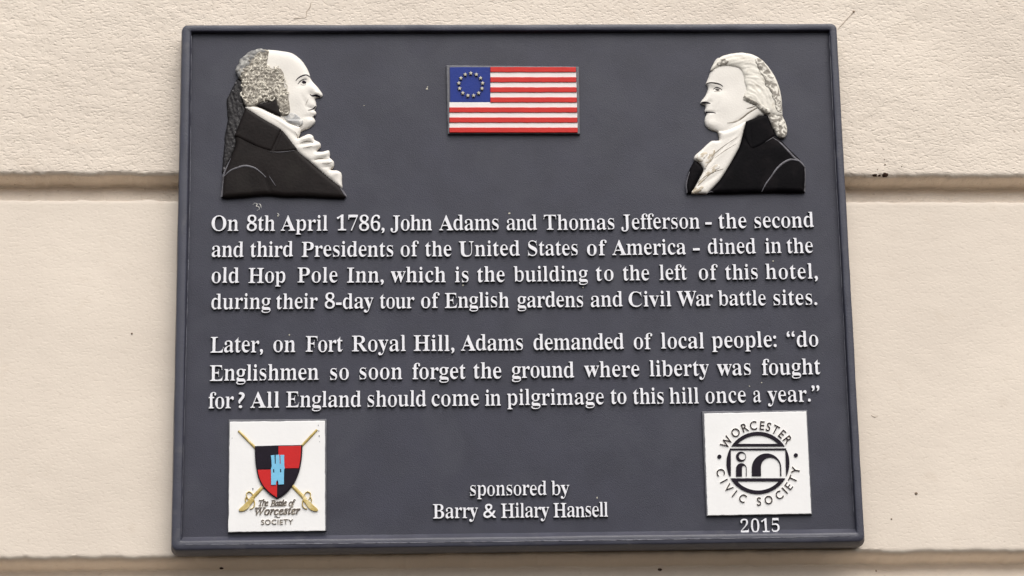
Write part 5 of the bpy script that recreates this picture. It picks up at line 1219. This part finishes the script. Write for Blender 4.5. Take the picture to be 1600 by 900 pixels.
def ell(rx, ry, a0, a1, n=40):
    return [(CX + rx * math.cos(math.radians(a0 + (a1 - a0) * i / n)), CY - ry * math.sin(math.radians(a0 + (a1 - a0) * i / n))) for i in range(n + 1)]


def ink(name, loops):
    return plate(name, [[C(*p) for p in lp] for lp in loops], ZB - 0.0003, ZB + 0.0011, 0.00015, M_INK, M_INK, bc)


def chord(r, y):
    return math.degrees(math.asin((CY - y) / r))


a = chord(RY, 276)
ai = chord(RY - 23, 260)
ink('upper_lunette', [ell(RX, RY, a, 180 - a), ell(RX - 23, RY - 23, ai, 180 - ai)])
a = chord(RY, 480)
ai = chord(RY - 23, 499)
ink('lower_lunette', [ell(RX, RY, a, -180 - a), ell(RX - 23, RY - 23, ai, -180 - ai)])
ink('lintel', [[(246, 290), (606, 289), (606, 300), (246, 300)]])
a0, a1 = chord(RY, 300), chord(RY, 468)
ink('side_pier', [[(253, 300), (253, 466)] + [p for p in ell(RX, RY, 180 - a1, 180 - a0)]])
ink('side_pier', [[(601, 300)] + ell(RX, RY, a0, a1) + [(606, 466)]])


def circ(cx, cy, r, a0=0, a1=360, n=28, ry=None):
    return [(cx + r * math.cos(math.radians(a0 + (a1 - a0) * i / n)), cy - (ry or r) * math.sin(math.radians(a0 + (a1 - a0) * i / n))) for i in range(n + (0 if abs(a1 - a0) == 360 else 1))]


ink('round_dot', [circ(318, 342, 32), circ(326, 340, 22)])
ink('small_arch', [circ(320, 418, 34, 180, 0, 16) + [(354, 468), (350, 468)] + circ(337, 416, 13, 0, 180, 12, 18) + [(324, 468), (286, 468)]])
ink('large_arch', [circ(481, 415, 94, 180, 0, 28) + [(576, 466), (568, 466)] + circ(506, 408, 61, 0, 180, 22) + [(446, 466), (387, 466)]])
ink('side_dot', [circ(180, 342, 13)])
ink('side_dot', [circ(668, 333, 13)])


def arc_text(name, text, ang0, ang1, rbase, capz, up):
    """letters round the emblem's centre; ang in degrees for the first and last letter's middle"""
    G = FONT['sans']
    n = len(text)
    wid = [G[c][0] for c in text]
    pos = [0.0]
    for i in range(1, n):
        pos.append(pos[-1] + (wid[i - 1] + wid[i]) / 2)
    for c, p in zip(text, pos):
        an = math.radians(ang0 + (ang1 - ang0) * p / pos[-1])
        rad = Vector((math.cos(an), math.sin(an)))
        upv = rad if up else -rad
        tan = Vector((upv.y, -upv.x))
        s = capz / 0.682
        loops = []
        for sp in G[c][1]:
            lp = []
            for (x, y) in sp:
                q = rad * rbase + tan * ((x - G[c][0] / 2) * s * 0.9) + upv * (y * s)
                lp.append(C(CX + q.x, CY - q.y))
            loops.append(lp)
        letters(name, [spread(loops, -0.0001, -0.0001)], ZB - 0.0003, ZB + 0.0012, 0.0001, 0.0001, M_INK, M_BEIGE, bc)


arc_text('emblem_letter', 'WORCESTER', 146.5, 38.5, 214, 54, True)
arc_text('emblem_letter', 'CIVIC', 194, 246.5, 272, 52, False)
arc_text('emblem_letter', 'SOCIETY', 271.5, 349, 272, 52, False)

# ------------------------------------------------------------------ flecks of paint on the panel
for pts in ([(395, 320), (398, 317.5), (402, 319), (400, 322), (404, 323), (405, 327), (401, 329)], [(404, 318), (407, 320), (408, 325)], [(433, 333), (436, 336), (434, 339)]):
    worn_or_glint(pts, ZF + 0.0002, [0.0005, 0.0011, 0.0008, 0.0005], 'scratch', 0.001, M_WASH)
rnd = random.Random(9)
for px, py, r in ((667, 139, 0.0013), (668, 136, 0.0007), (434, 337, 0.0009), (796, 333.5, 0.0010), (723.5, 446, 0.0010), (1190, 598, 0.0008), (1171, 603.5, 0.0007), (452, 523.5, 0.0008), (911, 449.5, 0.0007), (1208, 408, 0.0008), (312, 844, 0.0010), (933, 778, 0.0009), (569, 165, 0.0005), (1098, 836, 0.0008)):
    x, y = at(px, py, ZF)
    lp = [(x + r * (1 + 0.5 * rnd.uniform(-1, 1)) * math.cos(q * math.pi / 5), y + r * (1 + 0.5 * rnd.uniform(-1, 1)) * math.sin(q * math.pi / 5)) for q in range(10)]
    plate('paint_fleck', [lp], ZF - 0.0002, ZF + 0.0005, 0.0001, M_STAR, None, plaque)
